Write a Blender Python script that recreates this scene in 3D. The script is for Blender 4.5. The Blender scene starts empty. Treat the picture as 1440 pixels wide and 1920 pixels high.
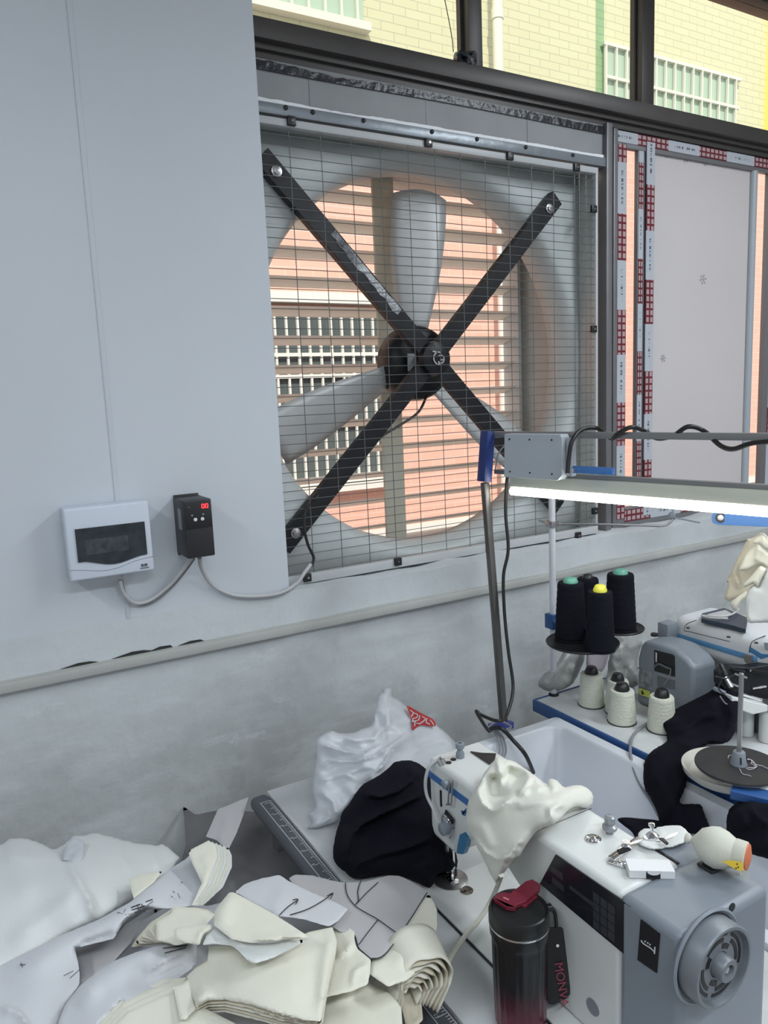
import bpy, bmesh, math, random
import numpy as np
from mathutils import Vector, Matrix
from mathutils.geometry import delaunay_2d_cdt
random.seed(7)
S = bpy.context.scene
COL = S.collection

# ------------------------------------------------------------------ camera
F = 1400.0                                   # focal length in pixels of a 1440 x 1920 frame
def _n(v): return v / np.linalg.norm(v)
_X = _n(np.array([3200 - 720, 640 - 960, F]))
_D = _n(np.cross(_X, np.array([1., -.043, 0]))); _D = _D if _D[1] > 0 else -_D
_Z = -_D
_Y = np.cross(_Z, _X)
R = np.array([_X, _Y, _Z])
CP = np.array([0, -2.121, 1.75])
cam = bpy.data.cameras.new('camera'); co = bpy.data.objects.new('camera', cam); COL.objects.link(co)
cam.sensor_fit = 'VERTICAL'; cam.sensor_height = 36; cam.lens = F / 1920 * 36; cam.clip_start = .05
m = Matrix.Identity(4)
for i in range(3):
    m[i][0] = R[i][0]; m[i][1] = -R[i][1]; m[i][2] = -R[i][2]; m[i][3] = CP[i]
co.matrix_world = m
S.camera = co

# ------------------------------------------------------------------ light
S.view_settings.view_transform = 'Standard'; S.view_settings.look = 'None'
S.view_settings.gamma = 1; S.view_settings.use_curve_mapping = False
S.view_settings.exposure = 0.08
w = bpy.data.worlds.new('sky'); S.world = w; w.use_nodes = True
bg = w.node_tree.nodes['Background']; bg.inputs[0].default_value = (.93, .96, 1, 1); bg.inputs[1].default_value = 1.15
def area(name, loc, sx, sy, e, col=(.88, .95, 1), rot=(0, 0, 0)):
    l = bpy.data.lights.new(name, 'AREA'); l.shape = 'RECTANGLE'; l.size = sx; l.size_y = sy; l.energy = e; l.color = col
    o = bpy.data.objects.new(name, l); o.location = loc; o.rotation_euler = rot; COL.objects.link(o); return o
area('ceiling_tube_light', (2.6, -1.9, 3.3), .25, 1.6, 46)
area('ceiling_tube_light', (.4, -3.2, 3.3), 1.6, .25, 46)
area('ceiling_tube_light', (3.6, -3.6, 3.3), 1.6, .25, 40)
area('ceiling_tube_light', (-1.6, -1.9, 3.3), .25, 1.6, 30)
sun = bpy.data.lights.new('sun', 'SUN'); sun.energy = 3.6; sun.angle = .02; sun.color = (1, .95, .88)
so = bpy.data.objects.new('sun', sun); so.rotation_euler = (math.radians(48), 0, math.radians(-25)); COL.objects.link(so)

# ------------------------------------------------------------------ helpers
def ray(p): return R @ np.array([p[0] - 720, p[1] - 960, F])
def at(px, py, X=None, Y=None, Z=None, D=None):
    d = ray((px, py))
    if X is not None: t = (X - CP[0]) / d[0]
    elif Y is not None: t = (Y - CP[1]) / d[1]
    elif Z is not None: t = (Z - CP[2]) / d[2]
    else: t = D / F
    return Vector(CP + t * d)
def depth(v): return float((R.T @ (np.array(v) - CP))[2])
def cp(s, ox, oy, pts): return [((ox + p[0] / s, oy + p[1] / s) + tuple(p[2:])) for p in pts]

def mat(name, col, rough=.5, metal=0, var=0, vscale=8, bump=0, bscale=60, col2=None, **kw):
    mt = bpy.data.materials.new(name); mt.use_nodes = True
    nt = mt.node_tree; b = nt.nodes['Principled BSDF']
    b.inputs['Base Color'].default_value = (*col, 1); b.inputs['Roughness'].default_value = rough; b.inputs['Metallic'].default_value = metal
    for k, v in kw.items(): b.inputs[k].default_value = v
    tc = nt.nodes.new('ShaderNodeTexCoord')
    if var or col2:
        n = nt.nodes.new('ShaderNodeTexNoise'); n.inputs['Scale'].default_value = vscale; n.inputs['Detail'].default_value = 6
        nt.links.new(tc.outputs['Object'], n.inputs['Vector'])
        r = nt.nodes.new('ShaderNodeValToRGB'); r.color_ramp.elements[0].position = .35; r.color_ramp.elements[1].position = .65
        c2 = col2 or tuple(c * (1 - var) for c in col)
        r.color_ramp.elements[0].color = (*c2, 1); r.color_ramp.elements[1].color = (*col, 1)
        nt.links.new(n.outputs['Fac'], r.inputs['Fac']); nt.links.new(r.outputs['Color'], b.inputs['Base Color'])
    if bump:
        n = nt.nodes.new('ShaderNodeTexNoise'); n.inputs['Scale'].default_value = bscale; n.inputs['Detail'].default_value = 4
        nt.links.new(tc.outputs['Object'], n.inputs['Vector'])
        bm_ = nt.nodes.new('ShaderNodeBump'); bm_.inputs['Strength'].default_value = bump; bm_.inputs['Distance'].default_value = .01
        nt.links.new(n.outputs['Fac'], bm_.inputs['Height']); nt.links.new(bm_.outputs['Normal'], b.inputs['Normal'])
    return mt
def emis(name, col, e):
    mt = mat(name, col, .5); b = mt.node_tree.nodes['Principled BSDF']
    b.inputs['Emission Color'].default_value = (*col, 1); b.inputs['Emission Strength'].default_value = e; return mt
def glass(name, tint, gl=.06, fac=0, dif=(1, 1, 1)):
    """thin pane: tinted transparency, a little gloss, optional milky share"""
    mt = bpy.data.materials.new(name); mt.use_nodes = True; nt = mt.node_tree; nt.nodes.clear()
    o = nt.nodes.new('ShaderNodeOutputMaterial'); t = nt.nodes.new('ShaderNodeBsdfTransparent'); t.inputs[0].default_value = (*tint, 1)
    g = nt.nodes.new('ShaderNodeBsdfGlossy'); g.inputs['Roughness'].default_value = .05
    mx = nt.nodes.new('ShaderNodeMixShader'); mx.inputs[0].default_value = gl
    nt.links.new(t.outputs[0], mx.inputs[1]); nt.links.new(g.outputs[0], mx.inputs[2]); last = mx
    if fac:
        d = nt.nodes.new('ShaderNodeBsdfDiffuse'); d.inputs[0].default_value = (*dif, 1)
        tr = nt.nodes.new('ShaderNodeBsdfTranslucent'); tr.inputs[0].default_value = (*dif, 1)
        a = nt.nodes.new('ShaderNodeMixShader'); a.inputs[0].default_value = .5
        nt.links.new(d.outputs[0], a.inputs[1]); nt.links.new(tr.outputs[0], a.inputs[2])
        m2 = nt.nodes.new('ShaderNodeMixShader'); m2.inputs[0].default_value = fac
        nt.links.new(mx.outputs[0], m2.inputs[1]); nt.links.new(a.outputs[0], m2.inputs[2]); last = m2
    nt.links.new(last.outputs[0], o.inputs[0]); return mt

def tag(o, label=None, cat=None, group=None, kind=None):
    if label: o['label'] = label
    if cat: o['category'] = cat
    if group: o['group'] = group
    if kind: o['kind'] = kind
    return o
def empty(name, loc, label, cat, group=None):
    o = bpy.data.objects.new(name, None); COL.objects.link(o); o.location = loc; o.empty_display_size = .05
    bpy.context.view_layer.update()
    return tag(o, label, cat, group)

class MB:
    def __init__(s): s.b = bmesh.new()
    def poly(s, vs, fs):
        vv = [s.b.verts.new(v) for v in vs]
        for f in fs:
            try: s.b.faces.new([vv[i] for i in f])
            except ValueError: pass
        return s
    def box(s, x0, x1, y0, y1, z0, z1, bev=0, seg=2, M=None):
        t = bmesh.new(); bmesh.ops.create_cube(t, size=1)
        for v in t.verts: v.co = Vector(((x0 + x1) / 2 + v.co.x * (x1 - x0), (y0 + y1) / 2 + v.co.y * (y1 - y0), (z0 + z1) / 2 + v.co.z * (z1 - z0)))
        if bev: bmesh.ops.bevel(t, geom=t.edges[:], offset=bev, segments=seg, profile=.5, affect='EDGES')
        if M: bmesh.ops.transform(t, matrix=M, verts=t.verts)
        return s.add(t)
    def add(s, t):
        me = bpy.data.meshes.new('t'); t.to_mesh(me); t.free(); s.b.from_mesh(me); bpy.data.meshes.remove(me); return s
    def bar(s, a, b, wx, wy, up=(0, 0, 1), bev=0):
        a = Vector(a); b = Vector(b); z = (b - a).normalized(); x = Vector(up).cross(z).normalized(); y = z.cross(x)
        M = Matrix((x, y, z)).transposed().to_4x4(); M.translation = (a + b) / 2
        return s.box(-wx / 2, wx / 2, -wy / 2, wy / 2, -(b - a).length / 2, (b - a).length / 2, bev, M=M)
    def lathe(s, prof, c=(0, 0, 0), axis=(0, 0, 1), n=32, cap=True, ref=None):
        c = Vector(c); z = Vector(axis).normalized(); x = z.orthogonal().normalized() if ref is None else Vector(ref); y = z.cross(x)
        rings = []
        for r, h in prof:
            rings.append([s.b.verts.new(c + z * h + (x * math.cos(2 * math.pi * k / n) + y * math.sin(2 * math.pi * k / n)) * max(r, 1e-5)) for k in range(n)])
        for a, b in zip(rings, rings[1:]):
            for k in range(n): s.b.faces.new((a[k], a[(k + 1) % n], b[(k + 1) % n], b[k]))
        if cap: s.b.faces.new(rings[0][::-1]); s.b.faces.new(rings[-1])
        return s
    def cyl(s, a, b, r, n=20, r2=None):
        a = Vector(a); b = Vector(b); return s.lathe([(r, 0), (r if r2 is None else r2, (b - a).length)], a, b - a, n)
    def tube(s, pts, r, n=8, smooth=True):
        pts = [Vector(p) for p in pts]
        if smooth and len(pts) > 2: pts = crom(pts, 6)
        rings = []; prev = None
        for i, p in enumerate(pts):
            d = (pts[min(i + 1, len(pts) - 1)] - pts[max(i - 1, 0)]).normalized()
            x = (prev - d * prev.dot(d)).normalized() if prev is not None else d.orthogonal().normalized()
            prev = x; y = d.cross(x)
            rings.append([s.b.verts.new(p + (x * math.cos(2 * math.pi * k / n) + y * math.sin(2 * math.pi * k / n)) * r) for k in range(n)])
        for a, b in zip(rings, rings[1:]):
            for k in range(n): s.b.faces.new((a[k], a[(k + 1) % n], b[(k + 1) % n], b[k]))
        s.b.faces.new(rings[0][::-1]); s.b.faces.new(rings[-1]); return s
    def prism(s, pts, a, depthv):
        """planar polygon pts (3D) extruded by vector"""
        v = [s.b.verts.new(Vector(p)) for p in pts]; d = Vector(depthv); u = [s.b.verts.new(Vector(p) + d) for p in pts]
        s.b.faces.new(v); s.b.faces.new(u[::-1]); n = len(v)
        for k in range(n): s.b.faces.new((v[k], u[k], u[(k + 1) % n], v[(k + 1) % n]))
        return s
    def build(s, name, m_, parent=None, smooth=40, bev=0):
        bmesh.ops.recalc_face_normals(s.b, faces=s.b.faces[:])
        me = bpy.data.meshes.new(name); s.b.to_mesh(me); s.b.free()
        for mm in (m_ if isinstance(m_, (list, tuple)) else [m_]): me.materials.append(mm)
        o = bpy.data.objects.new(name, me); COL.objects.link(o)
        if smooth:
            me.shade_smooth()
            me.set_sharp_from_angle(angle=math.radians(smooth))
        if bev:
            q = o.modifiers.new('bevel', 'BEVEL'); q.width = bev; q.segments = 3; q.limit_method = 'ANGLE'; q.angle_limit = math.radians(35)
        if parent is not None:
            o.parent = parent; o.matrix_parent_inverse = parent.matrix_world.inverted()
        return o
def crom(pts, n, closed=False):
    out = []; N = len(pts); rng = N if closed else N - 1
    for i in range(rng):
        p1 = pts[i]; p2 = pts[(i + 1) % N]
        p0 = pts[i - 1] if (closed or i > 0) else p1; p3 = pts[(i + 2) % N] if (closed or i + 2 < N) else p2
        for k in range(n):
            t = k / n
            out.append(.5 * ((2 * p1) + (p2 - p0) * t + (2 * p0 - 5 * p1 + 4 * p2 - p3) * t * t + (3 * p1 - p0 - 3 * p2 + p3) * t ** 3))
    if not closed: out.append(pts[-1])
    return out

# ---- cloth: an outline seen from the camera, given true distances by anchor points, folds and thickness
def tps(anchors):
    P = np.array([(a[0], a[1]) for a in anchors], float) / 400; W = np.array([1 / a[2] for a in anchors])
    n = len(P)
    def K(A, B):
        d = np.linalg.norm(A[:, None] - B[None], axis=2); return np.where(d > 1e-9, d * d * np.log(np.maximum(d, 1e-9)), 0)
    if n < 3: return lambda Q: np.full(len(Q), 1 / W.mean())
    A = np.zeros((n + 3, n + 3)); A[:n, :n] = K(P, P) + np.eye(n) * 1e-4; A[:n, n] = 1; A[:n, n + 1:] = P; A[n, :n] = 1; A[n + 1:, :n] = P.T
    c = np.linalg.lstsq(A, np.concatenate([W, [0, 0, 0]]), rcond=None)[0]
    def f(Q):
        Q = np.asarray(Q, float) / 400
        return 1 / (K(Q, P) @ c[:n] + c[n] + Q @ c[n + 1:])
    return f
def anc(lst):
    out = []
    for a in lst:
        px, py, v = a[:3]; k = a[3] if len(a) > 3 else 'Z'
        out.append((px, py, v if k == 'D' else depth(at(px, py, **{k: v}))))
    return out
def segdist(Q, pl):
    best = np.full(len(Q), 1e9); side = np.zeros(len(Q)); tt = np.zeros(len(Q)); L = len(pl) - 1
    for i in range(L):
        a = np.array(pl[i], float); b = np.array(pl[i + 1], float); d = b - a; q = Q - a
        t = np.clip((q @ d) / max(d @ d, 1e-9), 0, 1); e = q - t[:, None] * d
        dist = np.linalg.norm(e, axis=1); s = np.sign(d[0] * q[:, 1] - d[1] * q[:, 0]); u = dist < best
        best[u] = dist[u]; side[u] = s[u]; tt[u] = (i + t[u]) / L
    return best, side, tt
def outline(pts, step, sharp):
    P = [Vector((p[0], p[1], 0)) for p in pts]
    if not sharp: P = crom(P, 8, True)
    out = []
    for i in range(len(P)):
        a = P[i]; b = P[(i + 1) % len(P)]; L = (b - a).length
        n = max(1, int(round(L / step)))
        for k in range(n):
            q = a.lerp(b, k / n)
            if not out or (q - out[-1]).length > step * .45: out.append(q)
    if (out[0] - out[-1]).length < step * .4: out.pop()
    return np.array([(q.x, q.y) for q in out])
def relief(name, m_, outl, anchors, strokes=(), T=.03, Tb=.02, E=25, step=5, sharp=False, parent=None, noise=0, nsc=25, shift=(0, 0), dd=0, solid=True, seed=0, wob=0, smit=4):
    """strokes: (polyline, width_px, amount_m, 'r' ridge | 'f' one-sided fold)"""
    ol = outline(outl, step, sharp) + np.array(shift)
    if wob:
        rs = np.random.RandomState(seed); ph = rs.rand(4) * 6.28
        i = np.arange(len(ol)); ol = ol + wob * np.stack([np.sin(i * .35 + ph[0]) + .5 * np.sin(i * .9 + ph[1]), np.sin(i * .4 + ph[2]) + .5 * np.sin(i * .8 + ph[3])], 1)
    mn = ol.min(0); mx = ol.max(0)
    rs = np.random.RandomState(seed + 3)
    gx, gy = np.meshgrid(np.arange(mn[0], mx[0], step), np.arange(mn[1], mx[1], step)); G = np.stack([gx.ravel(), gy.ravel()], 1) + (rs.rand(gx.size, 2) - .5) * step * .3
    ins = np.zeros(len(G), bool); j = len(ol) - 1
    for i in range(len(ol)):
        a = ol[i]; b = ol[j]; c = ((a[1] > G[:, 1]) != (b[1] > G[:, 1]))
        with np.errstate(divide='ignore', invalid='ignore'):
            xx = (b[0] - a[0]) * (G[:, 1] - a[1]) / (b[1] - a[1]) + a[0]
        ins ^= (c & (G[:, 0] < xx)); j = i
    G = G[ins]
    cl = np.vstack([ol, ol[:1]])
    ed, _, _ = segdist(G, cl); G = G[ed > step * .55]; ed = ed[ed > step * .55]
    V = [Vector((float(p[0]), float(p[1]))) for p in ol] + [Vector((float(p[0]), float(p[1]))) for p in G]
    n = len(ol)
    vo, eo, fo, *_ = delaunay_2d_cdt(V, [(i, (i + 1) % n) for i in range(n)], [], 1, 1e-5)
    Q = np.array([(v.x, v.y) for v in vo])
    ed, _, _ = segdist(Q, cl); e = np.minimum(ed / E, 1); wgt = np.sqrt(np.maximum(0, 1 - (1 - e) ** 2))
    disp = T * wgt
    for st in strokes:
        pl, wd, am, kd = st; d, s, t = segdist(Q, pl); fade = np.clip(np.minimum(t, 1 - t) * 5, 0, 1)
        fade = np.maximum(fade, .0)
        if kd == 'r': g = np.exp(-(d / wd) ** 2)
        else:
            sd = d * s; g = np.where(sd > 0, np.exp(-sd / wd), np.exp(-(sd / max(wd * .3, step * 1.1)) ** 2)) 
        disp = disp + am * g * fade * np.clip(ed / 6, 0, 1)
    if noise:
        ph = rs.rand(6, 2) * 6.28
        for k in range(6):
            a = rs.rand() * 6.28; q = Q @ np.array([math.cos(a), math.sin(a)]) / nsc * (1 + .35 * k)
            disp = disp + noise / (1 + .4 * k) * np.sin(q + ph[k, 0]) * wgt
    bd = tps(anc(anchors))(Q) + dd
    d3 = np.stack([Q[:, 0] - 720, Q[:, 1] - 960, np.full(len(Q), F)], 1) @ R.T
    def pos(dep): return CP + d3 * (dep / F)[:, None]
    fr = pos(bd - disp)
    b = bmesh.new()
    A = [b.verts.new(p) for p in fr]
    onb = ed < 1e-3
    if solid:
        bk = pos(bd + Tb * wgt + 1e-4); B = [A[i] if onb[i] else b.verts.new(bk[i]) for i in range(len(Q))]
    for f in fo:
        try: b.faces.new([A[i] for i in f])
        except ValueError: pass
        if solid:
            try: b.faces.new([B[i] for i in f][::-1])
            except ValueError: pass
    M_ = MB(); M_.b.free(); M_.b = b
    o = M_.build(name, m_, parent, smooth=55 if not solid else 75)
    if strokes and smit:
        q = o.modifiers.new('soften', 'SMOOTH'); q.factor = .5; q.iterations = smit
    if not solid:
        q = o.modifiers.new('thickness', 'SOLIDIFY'); q.thickness = .0022; q.offset = 0
    return o
def ztab(pts, z): return [(p[0], p[1], z) for p in pts]

# ------------------------------------------------------------------ materials
WHITE = mat('white_panel', (.60, .64, .69), .45, var=.05, vscale=1.5, bump=.05, bscale=5)
def scuffs(mt, col, lo=.70, hi=.73, sc=7, st=(1, 1, .5)):
    nt = mt.node_tree; b = nt.nodes['Principled BSDF']; src = b.inputs['Base Color'].links[0].from_socket
    tc = nt.nodes.new('ShaderNodeTexCoord'); mp = nt.nodes.new('ShaderNodeMapping'); mp.inputs['Scale'].default_value = st
    n = nt.nodes.new('ShaderNodeTexNoise'); n.inputs['Scale'].default_value = sc; n.inputs['Detail'].default_value = 14; n.inputs['Roughness'].default_value = .85
    nt.links.new(tc.outputs['Object'], mp.inputs[0]); nt.links.new(mp.outputs[0], n.inputs['Vector'])
    r = nt.nodes.new('ShaderNodeValToRGB'); r.color_ramp.elements[0].position = lo; r.color_ramp.elements[1].position = hi; r.color_ramp.elements[0].color = (0, 0, 0, 1); r.color_ramp.elements[1].color = (.8, .8, .8, 1)
    nt.links.new(n.outputs['Fac'], r.inputs[0]); mx = nt.nodes.new('ShaderNodeMix'); mx.data_type = 'RGBA'
    nt.links.new(r.outputs[0], mx.inputs[0]); nt.links.new(src, mx.inputs[6]); mx.inputs[7].default_value = (*col, 1); nt.links.new(mx.outputs[2], b.inputs['Base Color'])
scuffs(WHITE, (.3, .31, .33))
GREYB = mat('grey_board', (.29, .305, .315), .55, var=.15, vscale=5)
DALU = mat('dark_aluminium', (.075, .070, .068), .45, metal=.3, var=.1)
BLACK = mat('black_steel', (.012, .013, .016), .42, var=.2, vscale=12, **{'Specular IOR Level': .35})
BLACKP = mat('black_plastic', (.012, .012, .014), .4)
PLG = mat('fan_plastic', (.56, .60, .60), .5, var=.08, vscale=4)
HOUS = mat('fan_galvanised', (.52, .53, .51), .5, metal=.0, var=.1)
STEEL = mat('steel', (.42, .42, .43), .3, metal=.9, var=.1)
BRUSH = mat('brushed_steel', (.55, .56, .57), .4, metal=.75)
CHROME = mat('chrome', (.75, .75, .77), .12, metal=1)
WIRE = mat('wire_zinc', (.16, .17, .17), .45, metal=.5)
BLUE = mat('blue_paint', (.022, .085, .26), .4, var=.1)
BLUEL = mat('light_blue_paint', (.06, .19, .5), .4)
MACHW = mat('machine_white', (.66, .68, .67), .3, var=.03, vscale=6)
MGREY = mat('machine_grey', (.22, .25, .29), .38, var=.05, vscale=6)
MGREYD = mat('machine_dark_grey', (.1, .11, .125), .4)
PANEL = mat('panel_black', (.012, .013, .018), .22)
KEY = mat('panel_key', (.035, .038, .045), .35)
TABW = mat('table_laminate', (.6, .62, .63), .38, var=.12, vscale=14)
EDGE = mat('table_edge_grey', (.075, .08, .092), .5)
RULER = mat('ruler_print', (.5, .53, .55), .5)
TUBM = mat('tub_white', (.64, .67, .72), .32, var=.06, vscale=5)
CREAM = mat('cream_fabric', (.75, .735, .63), .85, var=.05, vscale=6, bump=.12, bscale=300)
CREAMD = mat('cream_fabric_edge', (.62, .57, .45), .85, var=.1)
WHF = mat('white_interlining', (.63, .64, .67), .8, var=.04, vscale=4, bump=.1, bscale=250)
WHF2 = mat('white_knit', (.71, .73, .72), .85, var=.04, vscale=4, bump=.1, bscale=250)
PAPER = mat('pattern_paper', (.47, .46, .47), .8, var=.06, vscale=5)
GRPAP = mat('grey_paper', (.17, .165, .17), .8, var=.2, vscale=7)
BLKF = mat('black_fabric', (.007, .007, .012), .95, bump=.25, bscale=400, **{'Specular IOR Level': .12})
THRK = mat('black_thread', (.006, .007, .012), .85, bump=.3, bscale=200, **{'Specular IOR Level': .15})
THRW = mat('white_thread', (.62, .63, .54), .8, bump=.3, bscale=150)
GREENP = mat('green_plastic', (.12, .36, .27), .4)
YELP = mat('yellow_plastic', (.75, .72, .08), .4)
BAG = None
BAGD = mat('dusty_plastic_bag', (.42, .43, .42), .35, var=.25, vscale=25, bump=.5, bscale=40)
RED = mat('red_print', (.42, .03, .03), .5)
MAROON = mat('maroon', (.19, .022, .035), .35)
CABLEB = mat('black_cable', (.01, .01, .011), .45)
CABLEW = mat('white_cable_sleeve', (.5, .51, .52), .5, var=.1)
CABLEG = mat('grey_cable', (.22, .23, .25), .45)
LIGHTW = emis('led_tube_light', (1, .99, .93), 14)
CREAMM = mat('lamp_body_cream', (.62, .63, .54), .45)
BOXW = mat('switch_box_white', (.62, .67, .76), .3)

def wall_mat():
    mt = mat('dirty_plaster', (.5, .52, .53), .75); nt = mt.node_tree; b = nt.nodes['Principled BSDF']
    tc = nt.nodes.new('ShaderNodeTexCoord'); L = nt.links
    def noise(sc, det=8, rough=.6, scl=None):
        n = nt.nodes.new('ShaderNodeTexNoise'); n.inputs['Scale'].default_value = sc; n.inputs['Detail'].default_value = det; n.inputs['Roughness'].default_value = rough
        if scl:
            mp = nt.nodes.new('ShaderNodeMapping'); mp.inputs['Scale'].default_value = scl; L.new(tc.outputs['Object'], mp.inputs[0]); L.new(mp.outputs[0], n.inputs['Vector'])
        else: L.new(tc.outputs['Object'], n.inputs['Vector'])
        return n
    def ramp(src, p0, p1, c0, c1):
        r = nt.nodes.new('ShaderNodeValToRGB'); r.color_ramp.elements[0].position = p0; r.color_ramp.elements[1].position = p1
        r.color_ramp.elements[0].color = (*c0, 1); r.color_ramp.elements[1].color = (*c1, 1); L.new(src, r.inputs[0]); return r
    n1 = noise(2.2); n2 = noise(9); n3 = noise(28, 10, .75); n4 = noise(5, 6, .6, (1, 1, 4))
    base = ramp(n1.outputs['Fac'], .38, .62, (.40, .415, .405), (.58, .61, .62))
    def mixc(fac, a, col):
        mx = nt.nodes.new('ShaderNodeMix'); mx.data_type = 'RGBA'; L.new(fac, mx.inputs[0]); L.new(a, mx.inputs[6]); mx.inputs[7].default_value = (*col, 1); return mx.outputs[2]
    c = mixc(ramp(n4.outputs['Fac'], .5, .75, (0, 0, 0), (.8, .8, .8)).outputs[0], base.outputs[0], (.62, .66, .68))
    c = mixc(ramp(n2.outputs['Fac'], .56, .76, (0, 0, 0), (.6, .6, .6)).outputs[0], c, (.30, .31, .29))
    n5 = noise(3.5, 12, .8, (1, 1, 2.5)); c = mixc(ramp(n5.outputs['Fac'], .60, .63, (0, 0, 0), (.55, .55, .55)).outputs[0], c, (.66, .70, .72))
    c = mixc(ramp(n3.outputs['Fac'], .68, .76, (0, 0, 0), (.8, .8, .8)).outputs[0], c, (.12, .12, .11))
    # upper plaster is cleaner: wear below about table height is real grime
    sx = nt.nodes.new('ShaderNodeSeparateXYZ'); L.new(tc.outputs['Object'], sx.inputs[0])
    mr = nt.nodes.new('ShaderNodeMapRange'); mr.inputs[1].default_value = .55; mr.inputs[2].default_value = 1.12; mr.inputs[3].default_value = 0; mr.inputs[4].default_value = .72
    L.new(sx.outputs['Z'], mr.inputs[0])
    c = mixc(mr.outputs[0], c, (.58, .62, .65))
    L.new(c, b.inputs['Base Color'])
    bp = nt.nodes.new('ShaderNodeBump'); bp.inputs['Strength'].default_value = .5; bp.inputs['Distance'].default_value = .012
    L.new(n2.outputs['Fac'], bp.inputs['Height']); L.new(bp.outputs[0], b.inputs['Normal'])
    return mt
PLAST = wall_mat()

scuffs(PLAST, (.72, .75, .77), .66, .68, 3.2, (1, 1, 5))
scuffs(PLAST, (.14, .14, .13), .71, .725, 6, (1.2, 1, .8))
def brick_mat(name, c1, c2, mort, sc, bw=.24, rh=.07, off=.5, ms=.008):
    mt = mat(name, c1, .8); nt = mt.node_tree; b = nt.nodes['Principled BSDF']
    tc = nt.nodes.new('ShaderNodeTexCoord'); sp = nt.nodes.new('ShaderNodeSeparateXYZ'); cb = nt.nodes.new('ShaderNodeCombineXYZ')
    nt.links.new(tc.outputs['Object'], sp.inputs[0]); nt.links.new(sp.outputs['X'], cb.inputs['X']); nt.links.new(sp.outputs['Z'], cb.inputs['Y'])
    br = nt.nodes.new('ShaderNodeTexBrick'); br.inputs['Scale'].default_value = 1; br.inputs['Brick Width'].default_value = bw; br.inputs['Row Height'].default_value = rh
    br.inputs['Mortar Size'].default_value = ms; br.inputs['Color1'].default_value = (*c1, 1); br.inputs['Color2'].default_value = (*c2, 1); br.inputs['Mortar'].default_value = (*mort, 1); br.offset = off
    nt.links.new(cb.outputs[0], br.inputs['Vector']); nt.links.new(br.outputs['Color'], b.inputs['Base Color']); return mt
PINK = brick_mat('salmon_tiles', (.80, .45, .35), (.76, .42, .32), (.78, .53, .45), 1, ms=.004)
CRT = brick_mat('cream_tiles', (.62, .59, .43), (.60, .57, .41), (.46, .43, .33), 1, ms=.004)
DGLASS = mat('far_window_glass', (.10, .12, .12), .1)
GGLASS = mat('far_green_glass', (.42, .53, .45), .15)
WPAINT = mat('white_paint', (.72, .70, .64), .5)

def tape_mat():
    """protective film on the profiles: maroon lattice lengths alternate with pale printed lengths"""
    mt = mat('protective_tape', (.5, .5, .52), .3); nt = mt.node_tree; L = nt.links; b = nt.nodes['Principled BSDF']
    tc = nt.nodes.new('ShaderNodeTexCoord')
    sp = nt.nodes.new('ShaderNodeSeparateXYZ'); L.new(tc.outputs['UV'], sp.inputs[0])
    def math_(op, a, v=None, v2=None):
        n = nt.nodes.new('ShaderNodeMath'); n.operation = op
        L.new(a, n.inputs[0]) if not isinstance(a, float) else None
        if v is not None:
            if isinstance(v, (int, float)): n.inputs[1].default_value = v
            else: L.new(v, n.inputs[1])
        return n.outputs[0]
    u, v = sp.outputs['X'], sp.outputs['Y']                       # u across 0..1, v metres along
    per = math_('FRACT', math_('DIVIDE', v, .36))
    isred = math_('LESS_THAN', per, .48)
    # windows in the maroon lengths
    wv = math_('FRACT', math_('DIVIDE', v, .027)); wu = math_('FRACT', math_('MULTIPLY', u, 2.0))
    win = math_('MULTIPLY', math_('MULTIPLY', math_('GREATER_THAN', wv, .3), math_('GREATER_THAN', wu, .22)), math_('LESS_THAN', wu, .85))
    # printed marks on the pale lengths
    n = nt.nodes.new('ShaderNodeTexNoise'); n.inputs['Scale'].default_value = 1; n.inputs['Detail'].default_value = 0
    cb = nt.nodes.new('ShaderNodeCombineXYZ'); L.new(math_('MULTIPLY', u, 1.0), cb.inputs[0]); L.new(math_('MULTIPLY', v, 260.0), cb.inputs[1]); L.new(cb.outputs[0], n.inputs['Vector'])
    mk = math_('MULTIPLY', math_('GREATER_THAN', n.outputs['Fac'], .52), math_('MULTIPLY', math_('GREATER_THAN', u, .4), math_('LESS_THAN', u, .62)))
    sec = math_('MULTIPLY', math_('GREATER_THAN', per, .58), math_('LESS_THAN', per, .92)); mk = math_('MULTIPLY', mk, sec)
    def mix(f, a, c2):
        m_ = nt.nodes.new('ShaderNodeMix'); m_.data_type = 'RGBA'; L.new(f, m_.inputs[0])
        if isinstance(a, tuple): m_.inputs[6].default_value = (*a, 1)
        else: L.new(a, m_.inputs[6])
        if isinstance(c2, tuple): m_.inputs[7].default_value = (*c2, 1)
        else: L.new(c2, m_.inputs[7])
        return m_.outputs[2]
    pale = mix(mk, (.46, .49, .54), (.10, .11, .13)); red = mix(win, (.15, .02, .03), (.42, .33, .34))
    L.new(mix(isred, pale, red), b.inputs['Base Color']); return mt
TAPE = tape_mat()
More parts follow.
